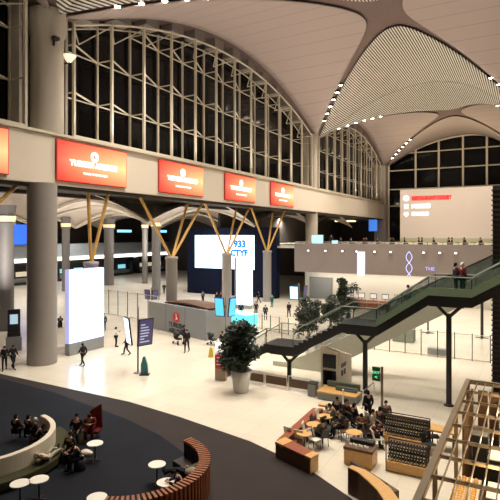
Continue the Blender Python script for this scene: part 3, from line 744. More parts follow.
for px, py, h, r, lab in ((309, 342, 4.2, 1.3, 'dark shrub tree right of the pale blue display'), (331, 331, 3.7, 1.4, 'dark bushy shrub second in the row behind the staircase'),
                          (348, 318, 4.2, 1.5, 'dark bushy shrub third in the row behind the staircase'), (342, 322, 5.6, .6, 'tall slender tree with small crown behind the shrubs')):
    x, y = at(px, py); plant(lab, x, y, h, r, (.5, .35), 2600, .14, potm='grey')
t = thing('potted_tree', 'clipped ball tree on a thin stem by the white back wall', 'plant', (*at(391, 302), 0))
MB().lathe([(.3, 0), (.42, .6), (.36, .6), (1e-4, .55)], n=16).build('pot', M['grey'], t); MB().tube((0, 0, .5), (0, 0, 1.9), .05, n=6).build('trunk', M['bark'], t)
foliage(.8, 1.5, 900, 1.5, .12).build('foliage', M['leaf'], t)

#@@PART4
# ------------------------------------------------------------------ people
def skin_mesh(pts, edges, name, sub=1):
    me = bpy.data.meshes.new(name); me.from_pydata([p[0] for p in pts], edges, [])
    o = bpy.data.objects.new(name, me); COL.objects.link(o)
    o.modifiers.new('skin', 'SKIN'); s = o.modifiers.new('sub', 'SUBSURF'); s.levels = sub; s.render_levels = sub
    for i, p in enumerate(pts):
        r = p[1]; me.skin_vertices[0].data[i].radius = (r, r) if not isinstance(r, tuple) else r
        me.skin_vertices[0].data[i].use_root = (i == 0)
    bpy.context.view_layer.update()
    dg = bpy.context.evaluated_depsgraph_get(); new = bpy.data.meshes.new_from_object(o.evaluated_get(dg))
    bpy.data.objects.remove(o); new.name = name
    for p in new.polygons: p.use_smooth = True
    return new
def pose(kind):
    J = dict(pel=(0, 0, .95), spi=(0, .01, 1.12), che=(0, .0, 1.33), nec=(0, .01, 1.5), hea=(0, -.015, 1.6),
             shl=(-.18, .01, 1.42), shr=(.18, .01, 1.42), ell=(-.25, .04, 1.15), elr=(.25, .04, 1.15), wrl=(-.26, -.06, .92), wrr=(.26, -.06, .92),
             hil=(-.1, 0, .92), hir=(.1, 0, .92), knl=(-.11, -.03, .5), knr=(.11, -.03, .5), anl=(-.11, .02, .1), anr=(.11, .02, .1), tol=(-.12, -.15, .045), tor=(.12, -.15, .045))
    if kind == 'walk':
        J.update(knl=(-.1, -.2, .53), anl=(-.1, -.27, .12), tol=(-.1, -.43, .06), knr=(.1, .02, .5), anr=(.1, .28, .16), tor=(.1, .15, .05),
                 ell=(-.24, .14, 1.16), wrl=(-.24, .1, .93), elr=(.24, -.08, 1.16), wrr=(.23, -.26, 1.02), che=(0, -.03, 1.33), nec=(0, -.03, 1.5), hea=(0, -.06, 1.6))
    if kind == 'phone':
        J.update(elr=(.24, .02, 1.17), wrr=(.1, -.26, 1.3), wrl=(-.1, -.25, 1.28))
    if kind in ('sit', 'lean'):
        d = {k: (v[0], v[1], v[2] - .43) for k, v in J.items()}
        d.update(knl=(-.12, -.42, .52), knr=(.12, -.42, .52), anl=(-.13, -.44, .1), anr=(.13, -.40, .1), tol=(-.14, -.6, .045), tor=(.14, -.56, .045),
                 hil=(-.1, -.02, .5), hir=(.1, -.02, .5), wrl=(-.16, -.3, .66), wrr=(.16, -.3, .66), ell=(-.25, -.02, .74), elr=(.25, -.02, .74))
        J = d
        if kind == 'lean':
            for k, (dy, dz) in dict(spi=(-.05, -.01), che=(-.15, -.04), nec=(-.24, -.07), hea=(-.30, -.10), shl=(-.2, -.05), shr=(-.2, -.05)).items():
                J[k] = (J[k][0], J[k][1] + dy, J[k][2] + dz)
            J.update(ell=(-.24, -.3, .74), elr=(.24, -.3, .74), wrl=(-.1, -.5, .80), wrr=(.1, -.5, .80))
    if kind == 'lie':
        J = dict(pel=(0, 0, .56), spi=(0, .16, .62), che=(0, .34, .74), nec=(0, .5, .84), hea=(0, .6, .93), shl=(-.18, .42, .78), shr=(.18, .42, .78),
                 ell=(-.27, .2, .66), elr=(.27, .2, .66), wrl=(-.12, .02, .7), wrr=(.12, .02, .7), hil=(-.1, -.05, .56), hir=(.1, -.05, .56),
                 knl=(-.1, -.46, .62), knr=(.12, -.44, .72), anl=(-.09, -.88, .56), anr=(.12, -.84, .56), tol=(-.09, -.95, .68), tor=(.12, -.92, .68))
    return J
PM = {}
def proto(kind):
    if kind in PM: return PM[kind]
    J = pose(kind); V = lambda k: Vector(J[k])
    hd = (V('hea') - V('nec')).normalized()
    K = ['pel', 'spi', 'che', 'nec', 'shl', 'shr', 'ell', 'elr', 'wrl', 'wrr', 'hil', 'hir', 'knl', 'knr', 'anl', 'anr', 'tol', 'tor']
    R = dict(pel=(.14, .1), spi=(.125, .09), che=(.15, .1), nec=.052, shl=.065, shr=.065, ell=.043, elr=.043, wrl=.028, wrr=.028, hil=.09, hir=.09, knl=.058, knr=.058, anl=.038, anr=.038, tol=.035, tor=.035)
    ED = [('pel', 'spi'), ('spi', 'che'), ('che', 'nec'), ('che', 'shl'), ('che', 'shr'), ('shl', 'ell'), ('shr', 'elr'), ('ell', 'wrl'), ('elr', 'wrr'), ('pel', 'hil'), ('pel', 'hir'), ('hil', 'knl'), ('hir', 'knr'), ('knl', 'anl'), ('knr', 'anr'), ('anl', 'tol'), ('anr', 'tor')]
    pts = [(J[k], R[k]) for k in K]; ed = [(K.index(a), K.index(b)) for a, b in ED]
    n = len(pts)                                          # skull and palms
    pts += [(tuple(V('nec') + hd * .07), .056), (tuple(V('hea') + Vector((0, -.01, 0))), (.078, .092)), (tuple(V('hea') + hd * .09), (.066, .078))]
    ed += [(K.index('nec'), n), (n, n + 1), (n + 1, n + 2)]
    for w, e in (('wrl', 'ell'), ('wrr', 'elr')):
        d = (V(w) - V(e)).normalized(); ed.append((K.index(w), len(pts))); pts.append((tuple(V(w) + d * .08), (.036, .018)))
    body = skin_mesh(pts, ed, 'body')
    # face, ears and fingers are welded into the same mesh
    mb = MB(); he = V('hea'); fw = Vector((0, -1, 0)); fw = (fw - hd * fw.dot(hd)).normalized(); sd = hd.cross(fw)
    mb.tube(he + fw * .085 + hd * .01, he + fw * .118 - hd * .02, .008, .014, n=6)
    for s in (-1, 1):
        mb.ball(tuple(he + fw * .088 + sd * .032 * s + hd * .02), .011, n=6, mi=1); mb.ball(tuple(he + sd * .08 * s), .022, sx=.5, n=6)
    mb.tube(he + fw * .094 - sd * .022 - hd * .05, he + fw * .094 + sd * .022 - hd * .05, .006, n=5, mi=1)
    for w, e, s in (('wrl', 'ell', 1), ('wrr', 'elr', -1)):
        d = (V(w) - V(e)).normalized(); a = d.cross(Vector((s, 0, 0))); a = a.normalized() if a.length > .1 else Vector((0, -1, 0)); pr = a.cross(d).normalized() * s
        pz = V(w) + d * .095
        for i, l in enumerate((.07, .08, .075, .06)):
            b = pz + a * (.028 - .018 * i); m = b + d * l * .55 + pr * .01; mb.tube(b, m, .0095, n=5); mb.tube(m, m + d * l * .4 + pr * .025, .0085, .006, n=5)
        b = V(w) + d * .04 + a * .03; mb.tube(b, b + d * .03 + a * .03, .011, n=5); mb.tube(b + d * .03 + a * .03, b + d * .06 + a * .035 + pr * .01, .009, .007, n=5)
    bm = bmesh.new(); bm.from_mesh(body); fin = bpy.data.meshes.new('tmp'); fin.from_pydata(mb.v, [], mb.f)
    for p, mi in zip(fin.polygons, mb.m): p.material_index = mi; p.use_smooth = True
    bm.from_mesh(fin); bm.to_mesh(body); bm.free(); bpy.data.meshes.remove(fin)
    body.materials.clear(); body.materials.append(M['skin']); body.materials.append(M['black'])
    T = ['spi', 'che', 'shl', 'shr', 'ell', 'elr', 'wrl', 'wrr', 'pel']; g = {k: .022 for k in T}
    def big(k, ad): r = R[k]; return (r[0] + ad, r[1] + ad) if isinstance(r, tuple) else r + ad
    top = skin_mesh([(J[k], big(k, .022)) for k in T] + [(tuple(V('che').lerp(V('nec'), .65)), .085)], [(T.index(a), T.index(b)) for a, b in ED if a in T and b in T] + [(T.index('che'), len(T))], 'top')
    B = ['pel', 'hil', 'hir', 'knl', 'knr', 'anl', 'anr']
    bot = skin_mesh([(J[k], big(k, .018)) for k in B], [(B.index(a), B.index(b)) for a, b in ED if a in B and b in B], 'bottom')
    hb = MB(); hc = he + hd * .035 - fw * .022; hb.ball((0, 0, 0), .098, sx=.92, sz=.98, n=12)
    hb.ball((0, .05, -.06), .07, sx=1.05, sz=1.2, n=10)
    for i, v in enumerate(hb.v): hb.v[i] = tuple(hc + Vector(v))
    shoes = []
    for a, t in (('anl', 'tol'), ('anr', 'tor')):
        sh = MB(); dd = (V(t) - V(a)).normalized(); sh.tube(V(a) - dd * .05 + Vector((0, 0, -.02)), V(t) + dd * .05, .05, .04, n=8); shoes.append(sh.build('shoe', M['black']))
    hair = hb.build('hair', M['black'])
    hm = hair.data; sm = [q.data for q in shoes]; bpy.data.objects.remove(hair)
    for q in shoes: bpy.data.objects.remove(q)
    for m_ in (top, bot): m_.materials.clear(); m_.materials.append(M['black'])
    PM[kind] = (body, top, bot, hm, sm); return PM[kind]
def person(label, x, y, rz, kind='stand', top=(.02, .02, .025), bot=(.02, .02, .025), hair=(.015, .01, .008), z=0, s=1.0, group=None, skin=None):
    b, t, l, h, sh = proto(kind)
    o = bpy.data.objects.new('person', b); link(o); o.location = (x, y, z); o.rotation_euler = (0, 0, rz); o.scale = (s, s, s); tag(o, label, 'person', group)
    for nm, me, c in (('top', t, top), ('trousers', l, bot), ('hair', h, hair), ('shoe', sh[0], (.02, .018, .016)), ('shoe', sh[1], (.02, .018, .016))):
        q = bpy.data.objects.new(nm, me); link(q, o); q.material_slots[0].link = 'OBJECT'
        q.material_slots[0].material = matc('cloth_%d_%d_%d' % tuple(int(v * 255) for v in c), c)
    return o
BK = (.015, .015, .018)
def P(px, py, label, **k):
    x, y = at(px, py, k.get('z', 0)); rz = k.pop('rz', 0); return person(label, x, y, rz, **k)
P(4.5, 370, 'person in black leaning forward at the left edge, left of the pair', kind='walk', rz=.9)
P(13, 369, 'person in black walking beside another at the left edge, right of the pair', kind='walk', rz=1.5)
P(83, 366, 'person in dark clothes walking left past the blank white lightbox', kind='walk', rz=-1.6, s=.97)
P(116, 347, 'person in white top and black trousers with raised hands by the glass fence', kind='phone', top=(.7, .7, .68), rz=2.2)
P(104, 331, 'dark-clad person half hidden by the edge of the tall lightbox', kind='stand', rz=.5)
P(127, 355, 'person in dark clothes walking behind the near display pole', kind='walk', rz=-1.0)
P(187, 352, 'broad person in black walking in front of the grey booth', kind='walk', rz=.4, s=1.08)
P(184, 345, 'smaller dark figure just behind the person in black near the booth emblem', kind='stand', rz=2.5)
P(222.5, 352, 'dark figure standing behind the yellow caution sign', kind='stand', rz=1.2)
P(241, 318, 'person in black between blue screens and cyan counter', kind='stand', rz=.4, s=1.05)
P(256, 316, 'dark figure standing at the far end of the cyan counter', kind='stand', rz=.4)
P(265.5, 320, 'person in a black coat standing right of the cyan counter', kind='stand', rz=.6)
P(289, 317, 'person in a black coat walking beside the pale blue display', kind='walk', rz=.2)
P(259, 303, 'person walking left near the slim lightbox foot', kind='walk', rz=-1.2)
P(272, 307, 'person in teal standing far back before the video wall', kind='stand', top=(.02, .15, .12), bot=(.02, .12, .10))
P(203, 303, 'left of three dark figures at the foot of the video wall', kind='stand', top=(.08, .08, .1))
P(217, 304, 'middle of three dark figures at the foot of the video wall', kind='stand')
P(221, 304, 'right of three dark figures at the foot of the video wall', kind='stand')
P(164, 294, 'left of two dark figures between the tall pillars', kind='stand', rz=.6)
P(169, 295, 'right of two dark figures between the tall pillars', kind='stand', rz=.8)
P(46, 330, 'seated person between the round column and the tall lightbox', kind='sit')
P(60, 327, 'person bending over right of the great round column', kind='lean', rz=1)
x, y = at(463, 283, 6.3)
person('person in a red coat and white cap riding up the stairs', -3.3, 30.2, 2.4, 'stand', (.12, .02, .02), BK, (.6, .6, .6), z=6.31, s=1.05)
person('person in dark clothes with a backpack beside the red coat on the stairs', -3.7, 30.6, 2.0, 'stand', (.02, .04, .04), BK, z=6.31, s=1.02)
person('person in a white shirt riding the escalator behind the staircase glass', -7.05, 34.0, -1.4, 'stand', (.7, .7, .68), BK, z=ze(-7.05) + 1.2, s=1.0)
# strollers next to the booth
def stroller(label, px, py, rz):
    s = thing('stroller', label, 'stroller', (*at(px, py), 0), rz)
    MB().box(-.22, .22, -.3, .25, .42, .52).add([(-.22, .25, .45), (.22, .25, .45), (.22, .4, 1.0), (-.22, .4, 1.0), (-.22, .32, .45), (.22, .32, .45), (.22, .47, 1.0), (-.22, .47, 1.0)], [(0, 1, 2, 3), (7, 6, 5, 4), (0, 4, 5, 1), (3, 2, 6, 7), (1, 5, 6, 2), (0, 3, 7, 4)]).build('seat', M['black'], s)
    t = MB()
    for X in (-.24, .24):
        for a, b in (((X, -.4, .12), (X, .5, 1.05)), ((X, .4, .12), (X, -.1, .5))): t.tube(a, b, .018, n=6)
    t.tube((-.24, .5, 1.05), (.24, .5, 1.05), .025, n=6); t.build('frame', M['dark'], s)
    MB().ball((0, .2, .85), .28, sz=.8, n=10).build('hood', M['black'], s)
    for X in (-.25, .25):
        for Y in (-.4, .4): MB().tube((X - .02, Y, .11), (X + .02, Y, .11), .11, n=12).build('wheel', M['black'], s)
stroller('black stroller left of the walking person in front of the grey booth', 178, 344, 1.2)
stroller('black stroller at the right corner of the grey booth', 213, 345, 1.5)

def stool(label, x, y, z=0, m='dark'):
    o = MB().lathe([(.22, 0), (.24, .04), (.24, .42), (.2, .46), (1e-4, .46)], n=18).build('stool', M[m]); o.location = (x, y, z); tag(o, label, 'stool'); return o
def seated(label, px, py, lab2, **k):
    P(px, py, label, **k); x, y = at(px, py); stool(lab2, x, y)
x, y = at(46, 330); stool('dark stool between the round column and the tall lightbox', x, y)
x, y = at(60, 327); stool('dark stool right of the great round column', x, y)
ch = None
for k in range(10):
    x = -23.4 + k * 1.9
    t = thing('cafe_table', 'small dark table on the mezzanine beneath the billboard', 'table', (x, 70.3, 7.9), 0, 'tables on the mezzanine')
    MB().lathe([(.22, 0), (.22, .03), (.04, .05), (.04, .7), (.4, .71), (.4, .75)], n=14).build('table_body', M['dark'], t)
    person('dark-clad guest seated at a mezzanine table', x + .75, 70.3, 1.5 + .1 * k, 'sit', z=7.9, s=1.05, group='guests seated on the mezzanine')
    if k % 2 == 0: person('dark-clad guest seated at a mezzanine table', x - .75, 70.3, -1.5, 'sit', z=7.9, s=1.05, group='guests seated on the mezzanine')
person('tall guest standing at the left end of the mezzanine tables', -25.2, 69.2, .3, 'stand', z=7.9)

# ------------------------------------------------------------------ lounge at lower left
s = thing('curved_sofa', 'big curved cream sofa with olive seats on the dark carpet', 'sofa', (-20.5, 13.0, 0))
A0, A1 = radians(-75), radians(84)
MB().arc(0, 0, 2.78, 3.02, .12, 1.12, A0, A1, 40).build('backrest', M['cream'], s, .03)
MB().arc(0, 0, 3.02, 3.62, .12, .45, A0, A1 - .1, 40).build('seat', M['olive'], s, .04)
MB().arc(0, 0, 2.1, 2.78, .12, .45, A0, A1 - .1, 40).build('seat', M['woodd'], s, .04)
MB().arc(0, 0, 2.15, 3.55, 0, .12, A0, A1 - .1, 40).build('plinth', M['black'], s)
def sofa_pt(a, r): return (-20.5 + r * cos(radians(a)), 13 + r * sin(radians(a)))
x, y = sofa_pt(72, 2.3); person('guest in a pale headscarf seated inside the curved sofa', x, y, radians(162) , 'sit', (.03, .025, .02), BK, (.6, .52, .42))
x, y = sofa_pt(55, 2.2); person('guest in black seated inside the curved sofa next to the pale headscarf', x, y, radians(140), 'lean', BK, BK)
x, y = sofa_pt(88, 2.3); person('guest in brown seated inside the curved sofa, farthest along', x, y, radians(180), 'sit', (.05, .03, .02), BK)
x, y = sofa_pt(103, 2.1); person('dark guest at the open end inside the curved sofa', x, y, radians(190), 'sit', (.04, .02, .015), BK)
x, y = sofa_pt(14, 3.33); person('person in a light jacket lying on the outer olive seat', x, y, radians(194), 'lie', (.55, .5, .38), (.35, .33, .26), (.45, .38, .28), z=0)
x, y = at(73, 446); person('person in black sitting upright by the olive stool', x - .1, y + .3, .6, 'sit', BK, BK, s=1.08)
x, y = at(90, 442); x -= .25; y += .3; person('person in a long maroon coat slumped beside the round white table', x, y, .6, 'lean', (.09, .01, .01), (.07, .01, .01), s=1.1)
x, y = at(80, 470); person('person in black bending near two white shoes', x, y, -.5, 'lean', BK, BK)
x, y = at(70, 462); person('person in dark olive seated behind the crouched one', x, y, .3, 'sit', (.03, .03, .02), BK)
stool('dark round stool under the person by the white bags', *at(80, 470)); stool('dark round stool under the person in dark olive', *at(70, 462), m='olive')
x, y = at(90, 442)
c = thing('lounge_chair', 'high-backed maroon armchair behind the round white table', 'armchair', (x - .25, y + .3, 0), .6)
MB().add([(-.4, -.3, .3), (.4, -.3, .3), (.45, .3, .3), (-.45, .3, .3), (-.4, -.3, .45), (.4, -.3, .45), (.45, .3, .45), (-.45, .3, .45)], [(3, 2, 1, 0), (4, 5, 6, 7), (0, 1, 5, 4), (1, 2, 6, 5), (2, 3, 7, 6), (3, 0, 4, 7)]).build('seat', matc('maroon', (.10, .012, .012)), c, .05)
MB().add([(-.48, .2, .4), (.48, .2, .4), (.5, .34, .4), (-.5, .34, .4), (-.1, .3, 1.25), (.42, .3, 1.55), (.42, .4, 1.55), (-.1, .4, 1.25)], [(3, 2, 1, 0), (4, 5, 6, 7), (0, 1, 5, 4), (1, 2, 6, 5), (2, 3, 7, 6), (3, 0, 4, 7)]).build('backrest', matc('maroon', (.10, .012, .012)), c, .05)
for X in (-.32, .32):
    for Y in (-.22, .22): MB().tube((X, Y, 0), (X, Y, .3), .025, n=6).build('leg', M['dark'], c)
st_ = MB().lathe([(.34, 0), (.36, .05), (.36, .45), (.3, .5), (1e-4, .5)], n=20).build('stool', M['olive']); x, y = at(73, 446); st_.location = (x - .1, y + .3, 0); tag(st_, 'round olive stool between the sofa and the maroon armchair', 'stool')
sh = MB()
for i, (px, py) in enumerate(((77, 459), (86, 455))):
    b = MB().ball((0, 0, .12), .2, sx=1.3, sz=.6, n=12).ball((.2, .05, .1), .13, sz=.7, n=10).build('bag', M['cream']); x, y = at(px, py); b.location = (x, y, .0); tag(b, ('left' if i == 0 else 'right') + ' crumpled cream bag on the floor beside the maroon armchair', 'bag')

def round_table(label, x, y, r=.34, top='tabletop', h=.75, group=None, name='round_table'):
    t = thing(name, label, 'table', (x, y, 0), 0, group)
    MB().lathe([(r, h - .03), (r, h)], n=28).build('tabletop', M[top], t)
    MB().tube((0, 0, .03), (0, 0, h - .03), .03, n=8).build('column', M['dark'], t)
    b = MB()
    for k in range(4): b.bar((0, 0, .035), (.27 * cos(k * pi / 2 + .4), .27 * sin(k * pi / 2 + .4), .025), .05, .03)
    b.build('base', M['dark'], t); return t
for px, py, lab in ((95, 443, 'round white table in front of the maroon armchair'), (20, 483, 'left of two touching white tables beneath the lying person'),
                    (39, 479, 'right of two touching white tables beneath the lying person'), (97, 497, 'round white table alone at the bottom edge of the carpet'),
                    (157, 464, 'round white table at the feet of the reclining figure in black'), (166, 482, 'round white table right behind the slatted bench')):
    x, y = at(px, py, .75); round_table(lab, x, y)

# slatted curved bench
s = thing('slatted_bench', 'curved reddish wooden bench of upright slats at the carpet edge', 'bench', (-13.15, 14.3, 0))
B0, B1 = radians(-66), radians(78)
MB().arc(0, 0, 2.62, 2.84, .05, 1.0, B0, B1, 44).build('core', M['black'], s)
sl = MB(); n = 40
for i in range(n):
    a = B0 + (B1 - B0) * (i + .5) / n; c, d = cos(a), sin(a)
    for r0, r1, z0, z1 in ((2.84, 2.98, .03, 1.06), (2.54, 2.98, 1.02, 1.12)):
        w = .046
        p = [(r * c - q * d, r * d + q * c) for r, q in ((r0, -w), (r1, -w), (r1, w), (r0, w))]
        sl.prism(p, z0, z1)
sl.build('slats', mat('slat_wood', (.30, .10, .04), .45, scale=6, var=.35), s)
MB().arc(0, 0, 2.0, 2.62, .1, .45, B0, B1, 44).build('seat', M['black'], s, .03)
def bp(a, r): return (-13.15 + r * cos(radians(a)), 14.3 + r * sin(radians(a)))
x, y = bp(38, 2.1); person('person in black reclining with head on the slatted bench', x, y, radians(-62) , 'lie', (.10, .09, .06), BK, BK)
x, y = bp(8, 2.2); person('person in black curled up low behind the slatted bench', x, y, radians(-50), 'lean', BK, BK)
b = MB().ball((0, 0, .2), .26, sx=1.2, sz=.8, n=12).ball((.2, .1, .2), .2, n=10).build('bag', mat('striped_bag', (.3, .26, .18), .8)); x, y = bp(30, 2.3); b.location = (x, y, .45); tag(b, 'beige bag on the seat of the slatted bench', 'bag')

# ------------------------------------------------------------------ cafe at lower right
s = thing('corner_bench', 'long L-shaped red wooden bench around the cafe tables', 'bench', (0, 0, 0))
Z1 = .66
MB().prism([at(276.5, 441, .62), at(286.5, 440, .62), at(323, 409, .62), at(313, 408.5, .62)], .02, Z1 - .06).build('long_base', M['woodd'], s)
RZ = -.42; CC = (-9.55, 19.75)
def slant(x0, x1, y0, y1, z0, z1): return MB().box(CC[0] + x0, CC[0] + x1, CC[1] + y0, CC[1] + y1, z0, z1, rz=RZ, c=CC)
BA = [at(275.5, 443, .62), at(310, 459, .62), at(318, 454.5, .62), at(286, 438.5, .62)]
LA = [at(276.5, 441, .62), at(286.5, 440, .62), at(323, 409, .62), at(313, 408.5, .62)]
LS = [at(290, 443, .42), at(296, 443, .42), at(330, 412, .42), at(324, 411, .42)]
def shrink(p, t0, t1): a, b, c, d = [Vector(v) for v in p]; return [tuple(a.lerp(b, t0)), tuple(a.lerp(b, t1)), tuple(d.lerp(c, t1)), tuple(d.lerp(c, t0))]
MB().prism(BA, .02, Z1 - .06).build('short_base', M['woodd'], s)
MB().prism(LA, Z1 - .06, Z1).build('long_seat', M['wood'], s); MB().prism(LS, .02, .42).build('lower_seat', M['wood'], s)
MB().prism(shrink(BA, .2, .86), Z1 - .06, Z1).build('short_seat', M['wood'], s)
MB().prism(shrink(BA, -.02, .22), Z1 - .1, Z1 + .012).build('corner_cap', M['woodl'], s); MB().prism(shrink(BA, .85, 1.02), Z1 - .1, Z1 + .012).build('corner_cap', M['woodl'], s)
for x0, x1, y0, y1 in ((-9.8, -9.05, 24.9, 25.3),): MB().box(x0, x1, y0, y1, Z1 - .1, Z1 + .01).build('corner_cap', M['woodl'], s)
MB().prism(shrink(BA, .985, 1.012), .02, Z1 - .1).build('end_panel', M['woodl'], s)  # lighter wood colour stands in for light on this end face
MB().box(-9.05, -7.9, 25.0, 25.6, .02, Z1 - .05).build('far_base', M['woodd'], s)
MB().box(-9.05, -7.9, 25.0, 25.6, Z1 - .05, Z1).build('far_seat', M['wood'], s)

def cafe_chair(label, x, y, rz, col, group):
    t = thing('cafe_chair', label, 'chair', (x, y, 0), rz, group); m = M[col]
    MB().box(-.22, .22, -.22, .22, .42, .47).build('seat', m, t, .015)
    MB().add([(-.21, .2, .47), (.21, .2, .47), (.21, .29, .85), (-.21, .29, .85), (-.21, .24, .47), (.21, .24, .47), (.21, .33, .85), (-.21, .33, .85)], [(3, 2, 1, 0), (4, 5, 6, 7), (0, 1, 5, 4), (1, 2, 6, 5), (2, 3, 7, 6), (3, 0, 4, 7)]).build('backrest', m, t)
    for X in (-.19, .19):
        for Y in (-.19, .19): MB().tube((X, Y, .42), (X * 1.1, Y * 1.1, 0), .016, n=6).build('leg', M['dark'] if col != 'white' else m, t)
    return t
TT = [(304, 433, 'nearest light wooden table inside the corner bench'), (314, 424, 'middle light wooden table inside the corner bench'), (325, 416, 'farthest light wooden table inside the corner bench'), (354, 432, 'light wooden table behind the condiment stand')]
for px, py, lab in TT:
    x, y = at(px, py, .75); round_table(lab, x, y, .36, 'woodl')
CH = [(300, 446, 'white', 3.3, 'white chair nearest the short arm of the corner bench'), (309, 441, 'white', 1.8, 'white chair right of the nearest wooden table'), (291, 443, 'white', 3.0, 'white chair between corner bench and nearest wooden table'),
      (317, 433, 'dark', 1.7, 'dark armless chair right of the middle wooden table'), (315, 449, 'white', 1.2, 'white chair standing out on the floor by the bench end'), (328, 436, 'dark', 1.2, 'dark chair facing away in the cafe aisle'),
      (322, 427, 'white', 1.6, 'white chair between the middle and farthest wooden tables'), (332, 423, 'dark', 1.8, 'dark chair right of the farthest wooden table'), (338, 432, 'olive', 1.5, 'olive chair in the middle of the cafe'),
      (345, 440, 'woodd', .5, 'brown chair left of the table behind the condiment stand'), (365, 440, 'woodd', -2.0, 'brown chair right of the table behind the condiment stand'), (378, 448, 'white', 2.2, 'white chair between condiment stand and bottle shelf'),
      (372, 428, 'white', 2.4, 'white chair in front of the far bottle shelf'), (318, 446, 'dark', 2.0, 'dark chair pushed against the white one by the bench end')]
for px, py, c, rz, lab in CH:
    x, y = at(px, py, 0); cafe_chair(lab, x, y, rz, c, None)
CP = [(337, 422, 'sit', (.03, .03, .03), 'dark guest seated left of the group at the cafe'), (346, 424, 'sit', (.05, .03, .02), 'guest with long brown hair seated at the back of the cafe'), (354, 429, 'sit', BK, 'guest in black seated in the middle of the cafe group'),
      (368, 424, 'stand', BK, 'guest in black standing tallest at the back of the cafe'), (336, 427, 'lean', (.2, .18, .14), 'guest in grey leaning over a cafe table'), (362, 436, 'lean', (.10, .05, .03), 'guest in brown leaning forward behind the wooden table'),
      (373, 436, 'sit', (.45, .38, .3), 'guest in a pale top seated near the far bottle shelf'), (380, 433, 'sit', (.06, .03, .02), 'guest in dark brown seated beside the far bottle shelf'), (322, 446, 'sit', (.09, .085, .05), 'guest in olive seated in the cafe aisle'),
      (341, 437, 'sit', (.03, .03, .03), 'guest in dark clothes seated left of the round wooden table'), (386, 426, 'sit', (.10, .10, .09), 'guest in grey at the left end of the far bottle shelf'), (370, 446, 'lean', (.08, .03, .03), 'guest in dark red seated right behind the condiment stand')]
for k, (px, py, kd, c, lab) in enumerate(CP):
    x, y = at(px, py); hr = (.05, .03, .02) if 'brown hair' in lab else (.012, .01, .01)
    person(lab, x, y, k * 1.3, kd, c, BK, hr)
    if kd != 'stand': cafe_chair('dark chair occupied by the ' + lab.replace('at the cafe', '').strip()[:60].rsplit(' ', 1)[0], x, y + 0, k * 1.3, 'dark', None)

# condiment stand with cups
s = thing('condiment_stand', 'wooden condiment stand with dark top in the middle of the cafe', 'stand', (-6.25, 20.75, 0))
MB().box(-.6, .6, -.42, .42, .03, .64).build('cabinet', M['woodl'], s, .01); MB().box(-.62, .62, -.44, .44, .64, .76).build('counter', M['woodd'], s, .01)
MB().box(-.5, .5, .1, .4, .76, .92).build('tray_rack', M['black'], s, .01)
for k in range(7):
    c = MB().lathe([(.035, 0), (.045, .11), (.04, .11), (.03, .01)], n=10).build('paper_cup', M['tabletop']); c.location = (-6.6 + .12 * k, 20.47 + .07 * (k % 2), .76); tag(c, 'white paper cup on the condiment stand', 'cup', 'paper cups on the condiment stand')
# bottle shelves
bt = {}
def bottle_shelf(label, x, y, w, rz, H, rows=3, gl='bottles'):
    s = thing('bottle_shelf', label, 'shelf', (x, y, 0), rz)
    MB().box(0, w, 0, .55, .04, .42).build('base_cabinet', M['woodl'], s, .01)
    MB().box(0, w, .5, .54, .42, H - .1).build('back_panel', M['woodd'], s)
    f = MB()
    for X in (0, w): 
        for Y in (.02, .52): f.box(X - .02, X + .02, Y - .02, Y + .02, 0, H)
    f.box(0, w, 0, .04, H - .04, H).box(0, w, .5, .54, H - .04, H); f.build('frame', M['dark'], s)
    for r in range(rows):
        z = .42 + r * .24; yy = .05 + r * .12
        if r: MB().box(.02, w - .02, yy - .03, .5, z - .02, z).build('shelf_board', M['dark'], s)
        nb = int(w / .115)
        for k in range(nb):
            ci = (k + r * 3) % 3
            if ci not in bt:
                m_ = [mat('bottle_dark', (.02, .025, .015), .2), mat('bottle_amber', (.06, .03, .01), .2), mat('bottle_green', (.015, .04, .02), .2)][ci]
                ob = MB().lathe([(.035, 0), (.035, .14), (.014, .18), (.014, .22)], n=8).build('bottle', m_); cap = MB().lathe([(.017, .215), (.017, .245)], n=8).build('cap', M['tabletop'], ob); lb_ = MB().lathe([(.0365, .04), (.0365, .11)], n=8).build('bottle_label', M['cream'], ob)
                bt[ci] = ob
            else: ob = copy_tree(bt[ci])
            lx, ly = .08 + k * .115, yy + .06
            ob.location = (x + lx * cos(rz) - ly * sin(rz), y + lx * sin(rz) + ly * cos(rz), z + .001)
            tag(ob, 'small %s bottle standing in rows on the %s' % (('dark', 'amber', 'green')[ci], gl), 'bottle', '%s bottles on the %s' % (('dark', 'amber', 'green')[ci], gl))
bottle_shelf('near wooden shelf unit filled with rows of small bottles', -5.15, 20.6, 1.6, 0, 1.2, gl='near shelf unit')
bottle_shelf('far dark shelf unit filled with rows of small bottles', -5.95, 23.2, 2.0, 0, 1.35, gl='far shelf unit')
s = thing('serving_table', 'light wooden serving table beside the far bottle shelf', 'table', (-4.0, 23.6, 0))
MB().box(0, 1.1, 0, .8, .82, .9).build('tabletop', M['woodl'], s, .01)
for X in (.06, 1.04):
    for Y in (.06, .74): MB().box(X - .03, X + .03, Y - .03, Y + .03, 0, .82).build('leg', M['woodd'], s)
for k, (px, py) in enumerate(((429, 454), (434, 446))):
    x, y = at(px, py); cafe_chair(('left' if k == 0 else 'right') + ' dark chair between near bottle shelf and timber trellis', x, y, 1 + k, 'dark', None)

